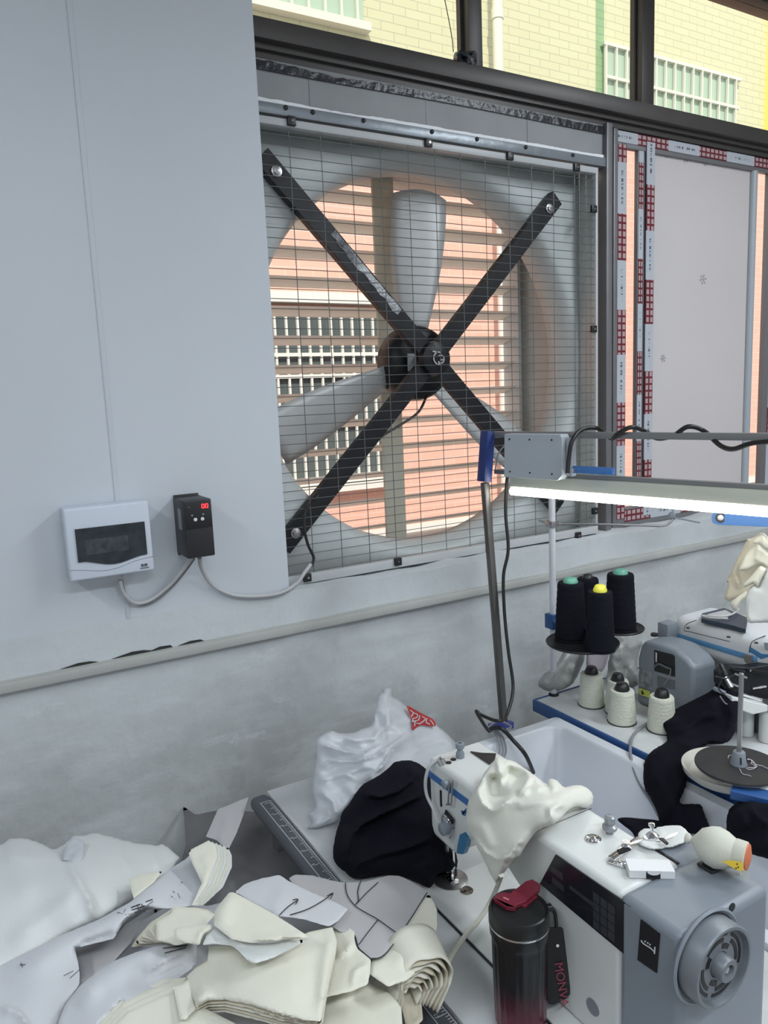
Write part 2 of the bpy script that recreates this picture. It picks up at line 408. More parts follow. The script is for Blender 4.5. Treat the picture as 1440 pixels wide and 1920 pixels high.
def strip(name, p0, p1, wdir, wd, out, m_, parent, voff=0, th=.002):
    """tape strip from p0 to p1, width along wdir, proud of its profile by th along out; UV: across, metres along"""
    p0 = Vector(p0); p1 = Vector(p1); wv = Vector(wdir) * wd; o_ = Vector(out) * th; Ln = (p1 - p0).length
    b = bmesh.new(); uv = b.loops.layers.uv.new('UVMap')
    v = [b.verts.new(q) for q in (p0, p0 + wv, p1 + wv, p1, p0 + o_, p0 + wv + o_, p1 + wv + o_, p1 + o_)]
    U = [(0, 0), (1, 0), (1, Ln), (0, Ln)] * 2
    for f in ((0, 3, 2, 1), (4, 5, 6, 7), (0, 1, 5, 4), (1, 2, 6, 5), (2, 3, 7, 6), (3, 0, 4, 7)):
        fc = b.faces.new([v[i] for i in f])
        for l, i in zip(fc.loops, f): l[uv].uv = (U[i][0], U[i][1] + voff)
    M_ = MB(); M_.b.free(); M_.b = b
    return M_.build(name, m_, parent, smooth=0)
# ------------------------------------------------------------------ room shell
def st(o, label=None): return tag(o, label, None, None, 'structure')
CEIL = 3.42
st(MB().box(-3, 7, -5, .1, -.1, 0).build('floor', mat('floor_concrete', (.3, .3, .3), .6, var=.2), smooth=0))
st(MB().box(-3, 7, -5, .15, CEIL, CEIL + .1).build('ceiling', mat('ceiling_paint', (.6, .6, .6), .8), smooth=0))
st(MB().box(-3, 7, -5.1, -5, 0, CEIL).build('wall_rear', mat('rear_wall_paint', (.62, .63, .65), .8), smooth=0))
st(MB().box(-3.1, -3, -5, .1, 0, CEIL).build('wall_side', mat('side_wall_paint', (.62, .63, .65), .8), smooth=0))
st(MB().box(7, 7.1, -5, .1, 0, CEIL).build('wall_right', mat('right_wall_paint', (.62, .63, .65), .8), smooth=0))
def bumpwall():
    b = bmesh.new(); rs = random.Random(3)
    xs = np.arange(-3, 7.01, .04); zs = list(np.arange(0, 1.0, .1)) + list(np.arange(1.0, 1.181, .02))
    def top(x):
        return 1.182 + .004 * math.sin(x * 9) + .003 * math.sin(x * 31 + 1) + (0.012 * max(0, math.sin((x - 2.3) * 1.1)) if x > 2.3 else 0)
    g = []
    for x in xs:
        c = []; x_ = x < .82
        for z in zs:
            k = max(0, (z - 1.0) / .18)
            y = -.05 - (.006 * math.sin(x * 6.3 + z * 9) + .004 * math.sin(x * 17)) * (1 if x > .8 else 0) - k * (.012 + .01 * math.sin(x * 13 + 2)) * (1 if x > .9 else 0)
            if x_: y = -.0553
            c.append(b.verts.new((x, y, z if z < 1.17 else (1.188 if x_ else top(x) - .004))))
        c.append(b.verts.new((x, -.035, 1.19 if x_ else top(x)))); c.append(b.verts.new((x, .02, top(x) + .003 * math.sin(x * 23)))); c.append(b.verts.new((x, .15, top(x)))); c.append(b.verts.new((x, .15, 0)))
        g.append(c)
    for a, c in zip(g, g[1:]):
        for k in range(len(a) - 1): b.faces.new((a[k], c[k], c[k + 1], a[k + 1]))
    M_ = MB(); M_.b.free(); M_.b = b; return M_.build('wall_back', PLAST, smooth=60)
st(bumpwall())
st(MB().box(-3, .358, -.055, .1, 1.184, CEIL).box(.362, .832, -.055, .1, 1.184, CEIL).build('wall_left', WHITE, smooth=0))
st(MB().box(.354, .366, -.0575, -.03, 1.186, CEIL, .001).build('trim_1', WHITE))
# shallow cable trunking running along the wall
tr = st(MB().box(-3, 7, -.078, -.045, 1.055, 1.079, .002).box(-3, 7, -.07, -.045, 1.079, 1.083).build('trim_2', mat('trunking_cream', (.46, .47, .45), .5, var=.08)))
g = MB()
for x0, x1, h in ((.17, .27, .007), (.30, .42, .009), (.40, .47, .008), (.48, .56, .007)):
    g.poly([(x0, -.0585, 1.082), ((x0 + x1) / 2, -.0585, 1.083 + h), ((x0 + x1) / 2 + .03, -.0585, 1.083 + h * .8), (x1, -.0585, 1.083), (x0, -.052, 1.082), ((x0 + x1) / 2, -.052, 1.083 + h), ((x0 + x1) / 2 + .03, -.052, 1.083 + h * .8), (x1, -.052, 1.083)],
           [(0, 1, 2, 3), (4, 7, 6, 5), (0, 4, 5, 1), (1, 5, 6, 2), (2, 6, 7, 3), (3, 7, 4, 0)])
o = g.build('gap', mat('gap_dark', (.03, .03, .03), .9), tr, smooth=0); o['label'] = 'black gap where the plaster has broken away above the trunking'
# the horizontal beam
bmT = MB().box(.80, 7, -.03, .13, 2.752, 2.806, .002).box(.80, 7, -.005, .13, 2.735, 2.752).box(.80, 7, .01, .13, 2.715, 2.735).build('trim_3', DALU)
st(bmT)
# board and tape closing the gap above the fan
fil = st(MB().box(.80, 2.225, .01, .05, 2.60, 2.715).build('trim_4', GREYB, smooth=0))
rs = random.Random(5)
def ragged(x0, x1, z0, z1, y, dz, name, m_, parent, n=90, label=None):
    lo = []; up = []
    for k in range(n + 1):
        x = x0 + (x1 - x0) * k / n; a = dz * (rs.random() * .35 + .7 * max(0, math.sin(x * 9 + 1) * math.sin(x * 4.3)))
        lo.append((x, y, z0 + dz * .2 * math.sin(x * 5))); up.append((x, y, z1 - a))
    b = bmesh.new()
    for yy in (y, y + .004):
        pass
    A = [b.verts.new(p) for p in lo]; B = [b.verts.new(p) for p in up]; A2 = [b.verts.new((p[0], y + .004, p[2])) for p in lo]; B2 = [b.verts.new((p[0], y + .004, p[2])) for p in up]
    for k in range(n):
        b.faces.new((A[k], A[k + 1], B[k + 1], B[k])); b.faces.new((A2[k], B2[k], B2[k + 1], A2[k + 1]))
        b.faces.new((A[k], A2[k], A2[k + 1], A[k + 1])); b.faces.new((B[k], B[k + 1], B2[k + 1], B2[k]))
    M_ = MB(); M_.b.free(); M_.b = b; o = M_.build(name, m_, parent, smooth=0)
    if label: o['label'] = label
    return o
ragged(.80, 2.225, 2.686, 2.712, .004, .012, 'black_tape', mat('black_duct_tape', (.018, .02, .026), .3, bump=.6, bscale=30), fil, label='ragged black tape along the top of the grey board')
ragged(.80, 2.225, 2.597, 2.610, .004, .006, 'foam_leak_strip', mat('leak_white_foam', (.85, .87, .9), .5), fil, label='white foam bead painted bright for light leaking in along the foot of the grey board')  # near-white colour stands in for daylight leaking through below the board
MB().box(.80, 2.225, -.004, .05, 2.566, 2.597, .002).build('rail', mat('silver_tape', (.25, .28, .31), .35, metal=.3, bump=.3, bscale=15), fil)
for x in (.83, .935, 1.02, 1.19, 1.44, 1.62, 1.83, 2.05):
    MB().lathe([(.007, 0), (.007, .003), (.003, .005)], (x, -.004, 2.588), (0, -1, 0), 10).build('screw', BLACK, fil)
for x in (1.02, 1.43, 1.85):
    MB().box(x - .001, x + .001, .0085, .0105, 2.604, 2.70).build('seam', MGREY, fil, smooth=0)

# ------------------------------------------------------------------ transom window above the beam
w1 = st(MB().box(.80, 7, 0, .1, CEIL - .1, CEIL - .0, .002).build('window_1', DALU))
for x0, x1 in ((1.60, 1.655), (2.41, 2.475), (3.32, 3.40), (4.3, 4.38), (.80, .835)):
    MB().box(x0, x1, .0, .045, 2.806, CEIL - .1, .002).box(x0 - .012, x0 + .002, .03, .05, 2.806, CEIL - .1).build('mullion', DALU, w1)
GL = glass('transom_glass', (.97, .99, .93), .05)
for x0, x1 in ((.835, 1.6), (1.69, 2.425), (2.515, 3.32), (3.4, 4.3), (4.38, 7)):
    MB().box(x0, x1, .043, .047, 2.806, CEIL - .1).build('pane', GL, w1, smooth=0)
MB().tube([at(833, -5, Y=.03), at(842, 40, Y=.03), at(848, 75, Y=.03), at(850, 97, Y=.01)], .0016, 6).build('wire', CABLEB, w1)
MB().box(*(sorted((at(1118, 100, Y=.06).x, at(1132, 100, Y=.06).x))), .058, .064, 2.806, CEIL - .1).build('glass_edge', glass('green_glass_edge', (.72, .88, .80), .08), w1, smooth=0)

# ------------------------------------------------------------------ window to the right of the fan
w2 = st(MB().box(2.215, 2.245, -.01, .10, 1.184, 2.72, .002).box(2.275, 2.297, .012, .05, 1.184, 2.72, .002).box(2.245, 2.275, .02, .05, 1.184, 2.72).build('window_2', mat('grey_frame', (.20, .20, .21), .4, metal=.3, var=.1)))
def vbar(x0, x1, y, m_=None): return MB().box(x0, x1, y, .044, 1.20, 2.70, .002).build('frame_post', m_ or GFR, w2)
GFR = mat('grey_profile', (.2, .2, .21), .4, metal=.3)
vbar(2.298, 2.352, .02); vbar(2.42, 2.51, .025); vbar(3.245, 3.40, .02)
strip('protective_tape', (2.302, .020, 1.22), (2.302, .020, 2.665), (1, 0, 0), .048, (0, -1, 0), TAPE, w2, .06)
strip('protective_tape', (2.423, .025, 1.22), (2.423, .025, 2.665), (1, 0, 0), .026, (0, -1, 0), TAPE, w2, .22)
strip('protective_tape', (2.458, .019, 1.22), (2.458, .019, 2.69), (1, 0, 0), .045, (0, -1, 0), TAPE, w2, .30, .004)
strip('protective_tape', (3.282, .020, 1.22), (3.282, .020, 2.69), (1, 0, 0), .05, (0, -1, 0), TAPE, w2, .12)
strip('protective_tape', (2.250, .019, 1.30), (2.250, .019, 2.6), (1, 0, 0), .018, (0, -1, 0), TAPE, w2, .1)
MB().box(2.298, 3.4, .021, .044, 2.655, 2.715, .002).build('top_rail', GFR, w2)
strip('protective_tape', (2.30, .020, 2.672), (3.35, .020, 2.672), (0, 0, 1), .04, (0, -1, 0), TAPE, w2, .25)
MB().box(2.298, 3.4, .021, .044, 1.184, 1.265, .002).build('bottom_rail', GFR, w2)
strip('protective_tape', (2.352, .020, 1.205), (3.30, .020, 1.205), (0, 0, 1), .05, (0, -1, 0), TAPE, w2, .02)
MB().box(2.30, 3.40, .0455, .049, 1.20, 2.70).build('pane', glass('window_pane', (.98, .98, .98), .06), w2, smooth=0)
def trans(name, col, fac, clear=0, rough=.45, **k):
    mt = mat(name, col, rough, **k); nt = mt.node_tree; b = nt.nodes['Principled BSDF']; out = nt.nodes['Material Output']
    tr_ = nt.nodes.new('ShaderNodeBsdfTranslucent'); tr_.inputs[0].default_value = (*col, 1); mx = nt.nodes.new('ShaderNodeMixShader'); mx.inputs[0].default_value = fac
    nt.links.new(b.outputs[0], mx.inputs[1]); nt.links.new(tr_.outputs[0], mx.inputs[2]); last = mx
    if clear:
        c = nt.nodes.new('ShaderNodeBsdfTransparent'); m2_ = nt.nodes.new('ShaderNodeMixShader'); m2_.inputs[0].default_value = clear
        nt.links.new(mx.outputs[0], m2_.inputs[1]); nt.links.new(c.outputs[0], m2_.inputs[2]); last = m2_
    nt.links.new(last.outputs[0], out.inputs[0]); return mt
def cor():
    mt = mat('white_corrugated_plastic', (.74, .74, .76), .35, var=.03, vscale=2); nt = mt.node_tree; b = nt.nodes['Principled BSDF']
    b.inputs['Transmission Weight'].default_value = 0; b.inputs['Subsurface Weight'].default_value = 0
    out = nt.nodes['Material Output']; tr_ = nt.nodes.new('ShaderNodeBsdfTranslucent'); tr_.inputs[0].default_value = (.75, .72, .72, 1)
    mx = nt.nodes.new('ShaderNodeMixShader'); mx.inputs[0].default_value = .35
    nt.links.new(b.outputs[0], mx.inputs[1]); nt.links.new(tr_.outputs[0], mx.inputs[2]); nt.links.new(mx.outputs[0], out.inputs[0]); return mt
BAG = trans('plastic_bag', (.80, .82, .86), .3, clear=.16, rough=.25, bump=.15, bscale=18)
bd = MB().box(2.505, 3.125, .034, .040, 1.262, 2.657).build('backing_board', cor(), w2, smooth=0); bd['label'] = 'white corrugated plastic board closing the window'
MB().cyl((3.142, .028, 1.265), (3.142, .028, 2.655), .017, 16).build('rolled_edge', mat('rolled_edge_grey', (.36, .40, .44), .4), w2)
def snow(cx, cz, s, y=.0335):
    M_ = MB()
    for k in range(6):
        a = k * math.pi / 3 + .2; c = Vector((cx, y, cz)); d = Vector((math.cos(a), 0, math.sin(a))); M_.bar(c, c + d * s, .002, .001, up=(0, 1, 0))
        for t in (.5, .75):
            for sg in (-1, 1):
                e = Vector((math.cos(a + sg * .9), 0, math.sin(a + sg * .9))); M_.bar(c + d * s * t, c + d * s * t + e * s * .28, .0016, .001, up=(0, 1, 0))
    return M_.build('snowflake_print', mat('print_grey', (.38, .39, .42), .5), bd, smooth=0)
p = at(1318, 524, Y=.034); snow(p.x, p.z, .022); p = at(1243, 672, Y=.034); snow(p.x, p.z, .016)
for q in ((1250, 287), (1285, 296), (1322, 303)):
    p = at(*q, Y=.034); snow(p.x, p.z, .02)

# ------------------------------------------------------------------ building across the alley
bl = empty('building', (5, 3.5, 0), 'salmon and cream tiled building facade seen outside through the fan and windows', 'building')
YB = 3.5
MB().box(-4, 14, YB, YB + .3, -.5, 4.25).build('wall', PINK, bl, smooth=0)['label'] = 'salmon pink tiled lower wall'
MB().box(-4, 14, YB, YB + .3, 4.25, 9).build('wall', CRT, bl, smooth=0)['label'] = 'cream tiled upper wall'
def bwin(x0, x1, z0, z1, gm, step, rails, fr=.03):
    g_ = MB().box(x0, x1, YB - .02, YB - .01, z0, z1).build('window', gm, bl, smooth=0)
    M_ = MB(); x = x0
    M_.box(x0 - fr, x1 + fr, YB - .06, YB, z1, z1 + fr).box(x0 - fr, x1 + fr, YB - .09, YB, z0 - fr * 2, z0)
    while x <= x1 + .001:
        M_.box(x - .008, x + .008, YB - .06, YB - .035, z0, z1); x += step
    for z in rails: M_.box(x0, x1, YB - .062, YB - .034, z - .014, z + .014)
    M_.build('window_bars', WPAINT, g_, smooth=0)
bwin(1.0, 3.2, 1.13, 2.46, DGLASS, .097, (1.55, 1.95, 2.12))
bwin(5.83, 7.85, 3.6 + .7, 5.0, GGLASS, .14, (4.72,))
bwin(.6, 3.19, 4.68, 6.0, GGLASS, .14, (4.95,))
MB().box(.5, 3.35, YB - .11, YB, 1.0, 1.06).build('sill', WPAINT, bl, smooth=0)
MB().box(.5, 3.35, YB - .1, YB, 2.52, 2.60).build('lintel', WPAINT, bl, smooth=0)
MB().box(-4, 14, YB - .03, YB, .55, .62).build('band', WPAINT, bl, smooth=0)
MB().box(8.38, 8.9, YB - .1, YB, 4.25, 8).build('pilaster', mat('yellow_paint', (.85, .80, .20), .6), bl, smooth=0)
PX = at(943, 600, Y=YB - .17).x
pp = MB().cyl((PX, YB - .17, -.4), (PX, YB - .17, 8), .045, 16).cyl((PX, YB - .17, 4.9), (PX, YB - .17, 4.98), .053, 16)
tag(pp.build('drain_pipe', WPAINT), 'white drain pipe running down the facade outside', 'pipe')
st(MB().box(-6, 14, .15, 14, -.6, -.5).build('ground', mat('alley_concrete', (.45, .44, .42), .8), smooth=0))


relief('crumpled_film', mat('grey_black_film', (.03, .035, .045), .2, bump=1, bscale=30), [(852, 100), (862, 94), (876, 96), (890, 95), (894, 104), (893, 120), (886, 129), (868, 128), (853, 122), (850, 112)],
       [(872, 110, .0, 'Y'), (850, 110, .0, 'Y'), (890, 120, .0, 'Y')], T=.03, Tb=.02, E=14, step=2.5, noise=.009, nsc=3)
tag(bpy.data.objects['crumpled_film'], 'small crumpled wad of black plastic film on the dark beam', 'plastic film')
# ================================================================== exhaust fan
FX, FZ = 1.48, 1.87
fan = empty('exhaust_fan', (FX, .2, 1.19), 'large square wall exhaust fan with black cross bars behind a wire guard', 'exhaust fan')
x0, x1, z0, z1 = .80, 2.17, 1.186, 2.556
def ringplate(name, y, r, m_, parent, xa, xb, za, zb, n=96):
    M_ = MB(); b = M_.b; cin = []; cout = []
    for k in range(n):
        a = 2 * math.pi * k / n; c, s_ = math.cos(a), math.sin(a)
        cin.append(b.verts.new((FX + r * c, y, FZ + r * s_)))
        t = min((xb - FX) / c if c > 1e-6 else ((xa - FX) / c if c < -1e-6 else 9e9), (zb - FZ) / s_ if s_ > 1e-6 else ((za - FZ) / s_ if s_ < -1e-6 else 9e9))
        cout.append(b.verts.new((FX + t * c, y, FZ + t * s_)))
    for k in range(n): b.faces.new((cin[k], cin[(k + 1) % n], cout[(k + 1) % n], cout[k]))
    prof = [(r, 0), (r - .015, .012), (r - .028, .035), (r - .036, .07), (r - .04, .12)]
    prev = cin
    for rr, dy in prof[1:]:
        cur = [b.verts.new((FX + rr * math.cos(2 * math.pi * k / n), y + dy, FZ + rr * math.sin(2 * math.pi * k / n))) for k in range(n)]
        for k in range(n): b.faces.new((prev[k], cur[k], cur[(k + 1) % n], prev[(k + 1) % n]))
        prev = cur
    o = M_.build(name, m_, parent, smooth=60); q = o.modifiers.new('thickness', 'SOLIDIFY'); q.thickness = .003; q.offset = 0; return o
ringplate('orifice_plate', .085, .678, PLG, fan, x0 + .004, x1 - .004, z0 + .004, z1 - .004)
MB().box(x0, x0 + .004, .006, .50, z0, z1).box(x1 - .004, x1, .006, .50, z0, z1).box(x0 + .004, x1 - .004, .006, .50, z0, z0 + .004).box(x0 + .004, x1 - .004, .006, .50, z1 - .004, z1).build('housing', HOUS, fan, smooth=0)
MB().box(x0, x1, -.012, .012, z1 - .022, z1, .003).box(x0, x1, -.012, .012, z0, z0 + .03, .003).box(x0, x0 + .02, -.011, .012, z0, z1, .003).box(x1 - .012, x1, -.011, .012, z0, z1, .003).build('guard_frame', mat('guard_frame_white', (.5, .52, .53), .4), fan)
G_ = MB()
for k in range(13):
    x = .84 + .1018 * k
    if x < x1 - .02: G_.cyl((x, 0, z0 + .02), (x, 0, z1 - .012), .0013, 6)
z = z0 + .035
while z < z1 - .02:
    G_.cyl((x0 + .01, -.0026, z), (x1 - .008, -.0026, z), .0012, 6); z += .0287
for x in (2.085, 2.118): G_.cyl((x, 0, z0 + .02), (x, 0, z1 - .012), .0012, 6)
G_.build('wire_guard', WIRE, fan)
for q in ((546, 227), (803, 268), (956, 293), (1081, 314), (576, 1083), (746, 1053), (918, 1030), (1084, 1004), (1113, 392), (1113, 617), (1115, 958)):
    p = at(*q, Y=-.016); c_ = MB().box(p.x - .013, p.x + .013, -.022, -.010, p.z - .013, p.z + .013, .002).build('clip', BLACKP, fan)
    MB().lathe([(.004, 0), (.003, .002)], (p.x + .002, -.0222, p.z), (0, -1, 0), 10).build('screw', CHROME, c_)
# cross bars
cx, cz, yb = 1.452, 1.876, .045
hub = MB().lathe([(.035, .0), (.055, .01), (.06, .035)], (cx, yb - .03, cz), (0, 1, 0), 24).build('centre_plate', BLACK, fan)
for (ex, ez) in ((.872, 2.468), (2.020, 2.450), (.862, 1.298), (2.022, 1.300)):
    d = (Vector((ex, yb, ez)) - Vector((cx, yb, cz))).normalized(); a = Vector((cx, yb, cz)); b_ = Vector((ex, yb, ez))
    n_ = Vector((-d.z, 0, d.x))
    M_ = MB().bar(a, b_, .062, .004, up=(0, 1, 0)) if False else MB()
    # channel section: web and two flanges
    def pr(off, wd, y0, y1):
        M_.prism([a + n_ * (off - wd / 2) + Vector((0, y0, 0)), b_ + n_ * (off - wd / 2) + Vector((0, y0, 0)), b_ + n_ * (off + wd / 2) + Vector((0, y0, 0)), a + n_ * (off + wd / 2) + Vector((0, y0, 0))], None, (0, y1 - y0, 0))
    pr(0, .058, -.002, .002); pr(.0275, .004, .002, .028); pr(-.0275, .004, .002, .028)
    bar_ = M_.build('cross_bar', BLACK, fan, smooth=0)
    q = b_ - d * .06
    MB().lathe([(.017, 0), (.017, .003), (.011, .004), (.011, .010), (.005, .011)], q + Vector((0, -.003, 0)), (0, -1, 0), 16).build('bolt', STEEL, bar_)
# label on the upper left bar: torn silver foil
a = Vector((cx, yb - .0035, cz)); d = (Vector((.872, yb, 2.468)) - Vector((cx, yb, cz))).normalized(); n_ = Vector((-d.z, 0, d.x))
def onbar(t, s_): return a + d * t + n_ * s_
rs = random.Random(9); P1 = []; P2 = []
for k in range(16):
    t = .20 + .022 * k; P1.append(onbar(t, -.002 + rs.random() * .004 - .024)); P2.append(onbar(t, -.006 + rs.random() * .012))
MB().prism(P1 + P2[::-1], None, (0, .0012, 0)).build('foil_strip', mat('torn_foil', (.55, .58, .6), .35, metal=.4, bump=1, bscale=60, col2=(.1, .1, .11)), fan, smooth=0)['label'] = 'torn silver foil along the upper left cross bar'
# hub emblem: a ring of two open letters
E_ = MB()
def arc(cx_, cz_, r, a0, a1, w_, n=16):
    pts = [Vector((cx_ + r * math.cos(math.radians(a0 + (a1 - a0) * k / n)), yb - .034, cz_ + r * math.sin(math.radians(a0 + (a1 - a0) * k / n)))) for k in range(n + 1)]
    for p, q in zip(pts, pts[1:]): E_.bar(p, q, w_, .002, up=(0, 1, 0))
arc(cx - .003, cz, .020, 60, 300, .005); arc(cx + .006, cz - .004, .013, -150, 130, .005); E_.bar((cx + .003, yb - .034, cz - .006), (cx + .017, yb - .034, cz - .006), .005, .002, up=(0, 1, 0)); E_.bar((cx - .026, yb - .034, cz + .022), (cx - .010, yb - .034, cz + .021), .005, .002, up=(0, 1, 0))
E_.build('emblem', CHROME, hub, smooth=0)
# motor, rotor and blades
mo = MB().lathe([(.05, 0), (.105, .004), (.124, .016), (.132, .04), (.132, .105), (.118, .125), (.05, .13)], (FX, .15, FZ), (0, 1, 0), 48).build('motor', BLACK, fan)
MB().box(FX - .075, FX - .04, .134, .1395, FZ - .03, FZ + .03).build('rating_plate', mat('silver_label', (.45, .47, .5), .35), mo, smooth=0)
MB().lathe([(.03, 0), (.03, .12)], (cx, .045, cz), (FX - cx, .1, FZ - cz), 20).build('shaft', BLACK, fan)
BLADE = mat('blade_steel', (.6, .61, .61), .45, metal=.2, var=.08)
for ang in (84, 204, 324):
    a = math.radians(ang); er = Vector((math.cos(a), 0, math.sin(a))); et = Vector((-math.sin(a), 0, math.cos(a)))
    M_ = MB(); rows = []
    for i in range(13):
        t = i / 12; r = .11 + t * .50; wd = .055 + .05 * math.sin(t * 1.9); tw = math.radians(38 - 20 * t)
        row = []
        for j in range(7):
            s_ = (j / 6 - .5) * 2 * wd; cam_ = .018 * (1 - (2 * j / 6 - 1) ** 2)
            row.append(M_.b.verts.new(Vector((FX, .235, FZ)) + er * (r - .02 * (s_ / wd) ** 2 * t) + et * s_ * math.cos(tw) + Vector((0, 1, 0)) * (s_ * math.sin(tw) * .8 - cam_)))
        rows.append(row)
    for i in range(12):
        for j in range(6): M_.b.faces.new((rows[i][j], rows[i][j + 1], rows[i + 1][j + 1], rows[i + 1][j]))
    o = M_.build('fan_blade', BLADE, fan, smooth=60); q = o.modifiers.new('thickness', 'SOLIDIFY'); q.thickness = .002
# shutter behind
MB().box(FX - .045, FX + .045, .385, .40, z0 + .004, z1 - .004, .003).build('centre_bar', trans('shutter_bar_grey', (.72, .74, .66), .35), fan)
SL = trans('shutter_slat', (.9, .88, .85), .55)
for k in range(13):
    zc = z1 - .055 - k * .104; c = math.cos(math.radians(14)); s_ = math.sin(math.radians(14))
    M_ = MB()
    M_.poly([(x0 + .01, .43, zc), (x1 - .045, .43, zc), (x1 - .045, .43 + .066 * c, zc - .066 * s_), (x0 + .01, .43 + .066 * c, zc - .066 * s_), (x1 - .045, .43 + .066 * c, zc - .066 * s_ - .008), (x0 + .01, .43 + .066 * c, zc - .066 * s_ - .008), (x0 + .01, .425, zc + .006), (x1 - .045, .425, zc + .006)],
            [(0, 1, 2, 3), (3, 2, 4, 5), (0, 6, 7, 1)])
    o = M_.build('shutter_slat', SL, fan, smooth=0); q = o.modifiers.new('thickness', 'SOLIDIFY'); q.thickness = .0015
MB().box(x1 - .045, x1 - .03, .40, .5, z0 + .004, z1 - .004).build('shutter_frame', PLG, fan, smooth=0)

# fan lead
ca = MB().tube([at(800, 742, Y=.13), at(785, 772, Y=.09), at(752, 796, Y=.07), at(710, 822, Y=.065), at(668, 862, Y=.06), at(625, 905, Y=.055), at(590, 935, Y=.04), at(574, 955, Y=-.03), at(570, 985, Y=-.04), at(577, 1020, Y=-.04), at(588, 1045, Y=-.04), at(584, 1062, Y=-.045)], .0045, 8).build('fan_cable', CABLEB)
tag(ca, 'thin black cable hanging from the fan motor along the lower left bar', 'cable')

# ================================================================== wall boxes
YW = -.056
bb = empty('breaker_box', at(200, 1020, Y=YW), 'white plastic breaker box with a smoked window on the wall', 'breaker box')
a = at(107, 955, Y=-.13); a = at(118, 958, Y=-.13); c = at(287, 1078, Y=-.13); X0, X1, Z1, Z0 = a.x, at(284, 1000, Y=-.13).x, at(118, 955, Y=-.13).z, at(118, 1094, Y=-.13).z
MB().box(X0 + .002, X1 - .002, -.115, YW, Z0 + .002, Z1 - .002, .004).build('case', BOXW, bb)
M_ = MB().box(X0, X1, -.131, -.112, Z0, Z1, .006, 3)
M_.build('cover', BOXW, bb)
wx0, wx1, wz1, wz0 = X0 + .022, X1 - .016, Z1 - .053, Z0 + .034
pts = [(wx0, wz1), (wx1, wz1), (wx1, wz0 + .012)] + [(wx1 - (wx1 - wx0) * t, wz0 + .012 - .016 * math.sin(math.pi * t) ** 2 + .004 * t) for t in (.1, .2, .3, .4, .5, .6, .7, .8, .9)] + [(wx0, wz0 + .014)]
win = MB().prism([(x, -.1315, z) for x, z in pts], None, (0, -.003, 0)).build('smoked_window', mat('smoked_plastic', (.03, .04, .05), .12, var=.5, vscale=30), bb, smooth=0)
MB().box(wx0 + .02, wx1 - .045, -.1352, -.134, wz0 + .03, wz1 - .03).build('breaker_row', mat('breakers_behind', (.06, .075, .09), .3, var=.6, vscale=60), win, smooth=0)
L_ = [( -.0, 0)]
M_ = MB()
crv = [Vector((X0 + (X1 - X0) * t, -.1315, Z0 + .030 - .012 * math.sin(math.pi * min(1, t * 1.15)) ** 2 + (.016 * max(0, t - .55)))) for t in np.linspace(0, 1, 24)]
M_.tube(crv, .0007, 5, False).build('cover_line', mat('line_grey', (.25, .27, .3), .5), bb)
MB().box(X1 - .034, X1 - .028, -.1325, -.131, Z0 + .014, Z0 + .021).box(X1 - .026, X1 - .018, -.1325, -.131, Z0 + .014, Z0 + .021).box(X1 - .037, X1 - .014, -.1325, -.131, Z0 + .009, Z0 + .011).build('logo', MGREYD, bb, smooth=0)

iv = empty('inverter', at(350, 1000, Y=YW), 'small black motor inverter with a red digit display on the wall', 'inverter')
IX0, IX1 = at(344, 950, Y=-.165).x, at(397, 950, Y=-.165).x; IZ1, IZ0 = at(370, 937, Y=-.165).z, at(370, 1046, Y=-.165).z
MB().box(IX0, IX1, -.165, YW, IZ0, IZ1, .004).build('case', mat('inverter_black', (.022, .023, .026), .45), iv)
MB().box(IX0 + .002, IX1 - .004, -.061, YW, IZ0 - .006, IZ1 + .006, .001).build('mounting_plate', BLACKP, iv)
MB().box(IX0 + .002, IX1 - .002, -.1675, -.164, IZ0 + .08, IZ1 - .002, .001).build('keypad', mat('keypad_black', (.014, .014, .016), .35), iv)
M_ = MB(); dz = IZ1 - .018
for dx in (.048, .058):
    x = IX0 + dx
    for (a_, b_) in (((0, .005), (.006, .005)), ((0, -.005), (.006, -.005)), ((0, -.005), (0, .005)), ((.006, -.005), (.006, .005))):
        M_.bar((x + a_[0], -.168, dz + a_[1]), (x + b_[0], -.168, dz + b_[1]), .0018, .001, up=(0, 1, 0))
M_.build('red_digits', emis('red_led', (1, .03, .04), 3), iv, smooth=0)
MB().lathe([(.0017, 0), (.001, .001)], (IX0 + .014, -.1675, IZ1 - .018), (0, -1, 0), 8).build('lamp', CHROME, iv)
for dx, dz, r in ((.028, .052, .0048), (.047, .052, .0048)):
    MB().lathe([(r, 0), (r, .0015), (r * .7, .002)], (IX0 + dx, -.1675, IZ1 - dz), (0, -1, 0), 14).build('button', mat('button_white', (.7, .7, .7), .4), iv)
for dx, dz in ((.020, .040), (.050, .040)):
    MB().lathe([(.003, 0), (.0025, .0015)], (IX0 + dx, -.1675, IZ1 - dz), (0, -1, 0), 10).build('button', MGREY, iv)
MB().box(IX0 - .0015, IX0 + .001, -.135, -.105, IZ0 + .075, IZ1 - .025).build('side_label', mat('grey_label', (.22, .23, .25), .5), iv, smooth=0)
def wallcable(pts, r, name, label, m_, y=-.075):
    return tag(MB().tube([at(px, py, Y=yy if yy else y) for px, py, yy in pts], r, 10).build(name, m_), label, 'cable')
wallcable([(225, 1088, -.085), (232, 1112, -.08), (252, 1130, -.072), (280, 1126, -.072), (315, 1100, -.075), (342, 1070, -.09), (360, 1046, -.12)], .0055, 'white_cable', 'white cable looping from the breaker box to the inverter', CABLEW)
wallcable([(229, 1090, -.075), (238, 1118, -.068), (262, 1134, -.064), (292, 1126, -.066), (325, 1098, -.07), (350, 1068, -.085), (364, 1048, -.11)], .003, 'grey_cable', 'thin grey wire beside the white cable under the breaker box', CABLEG)
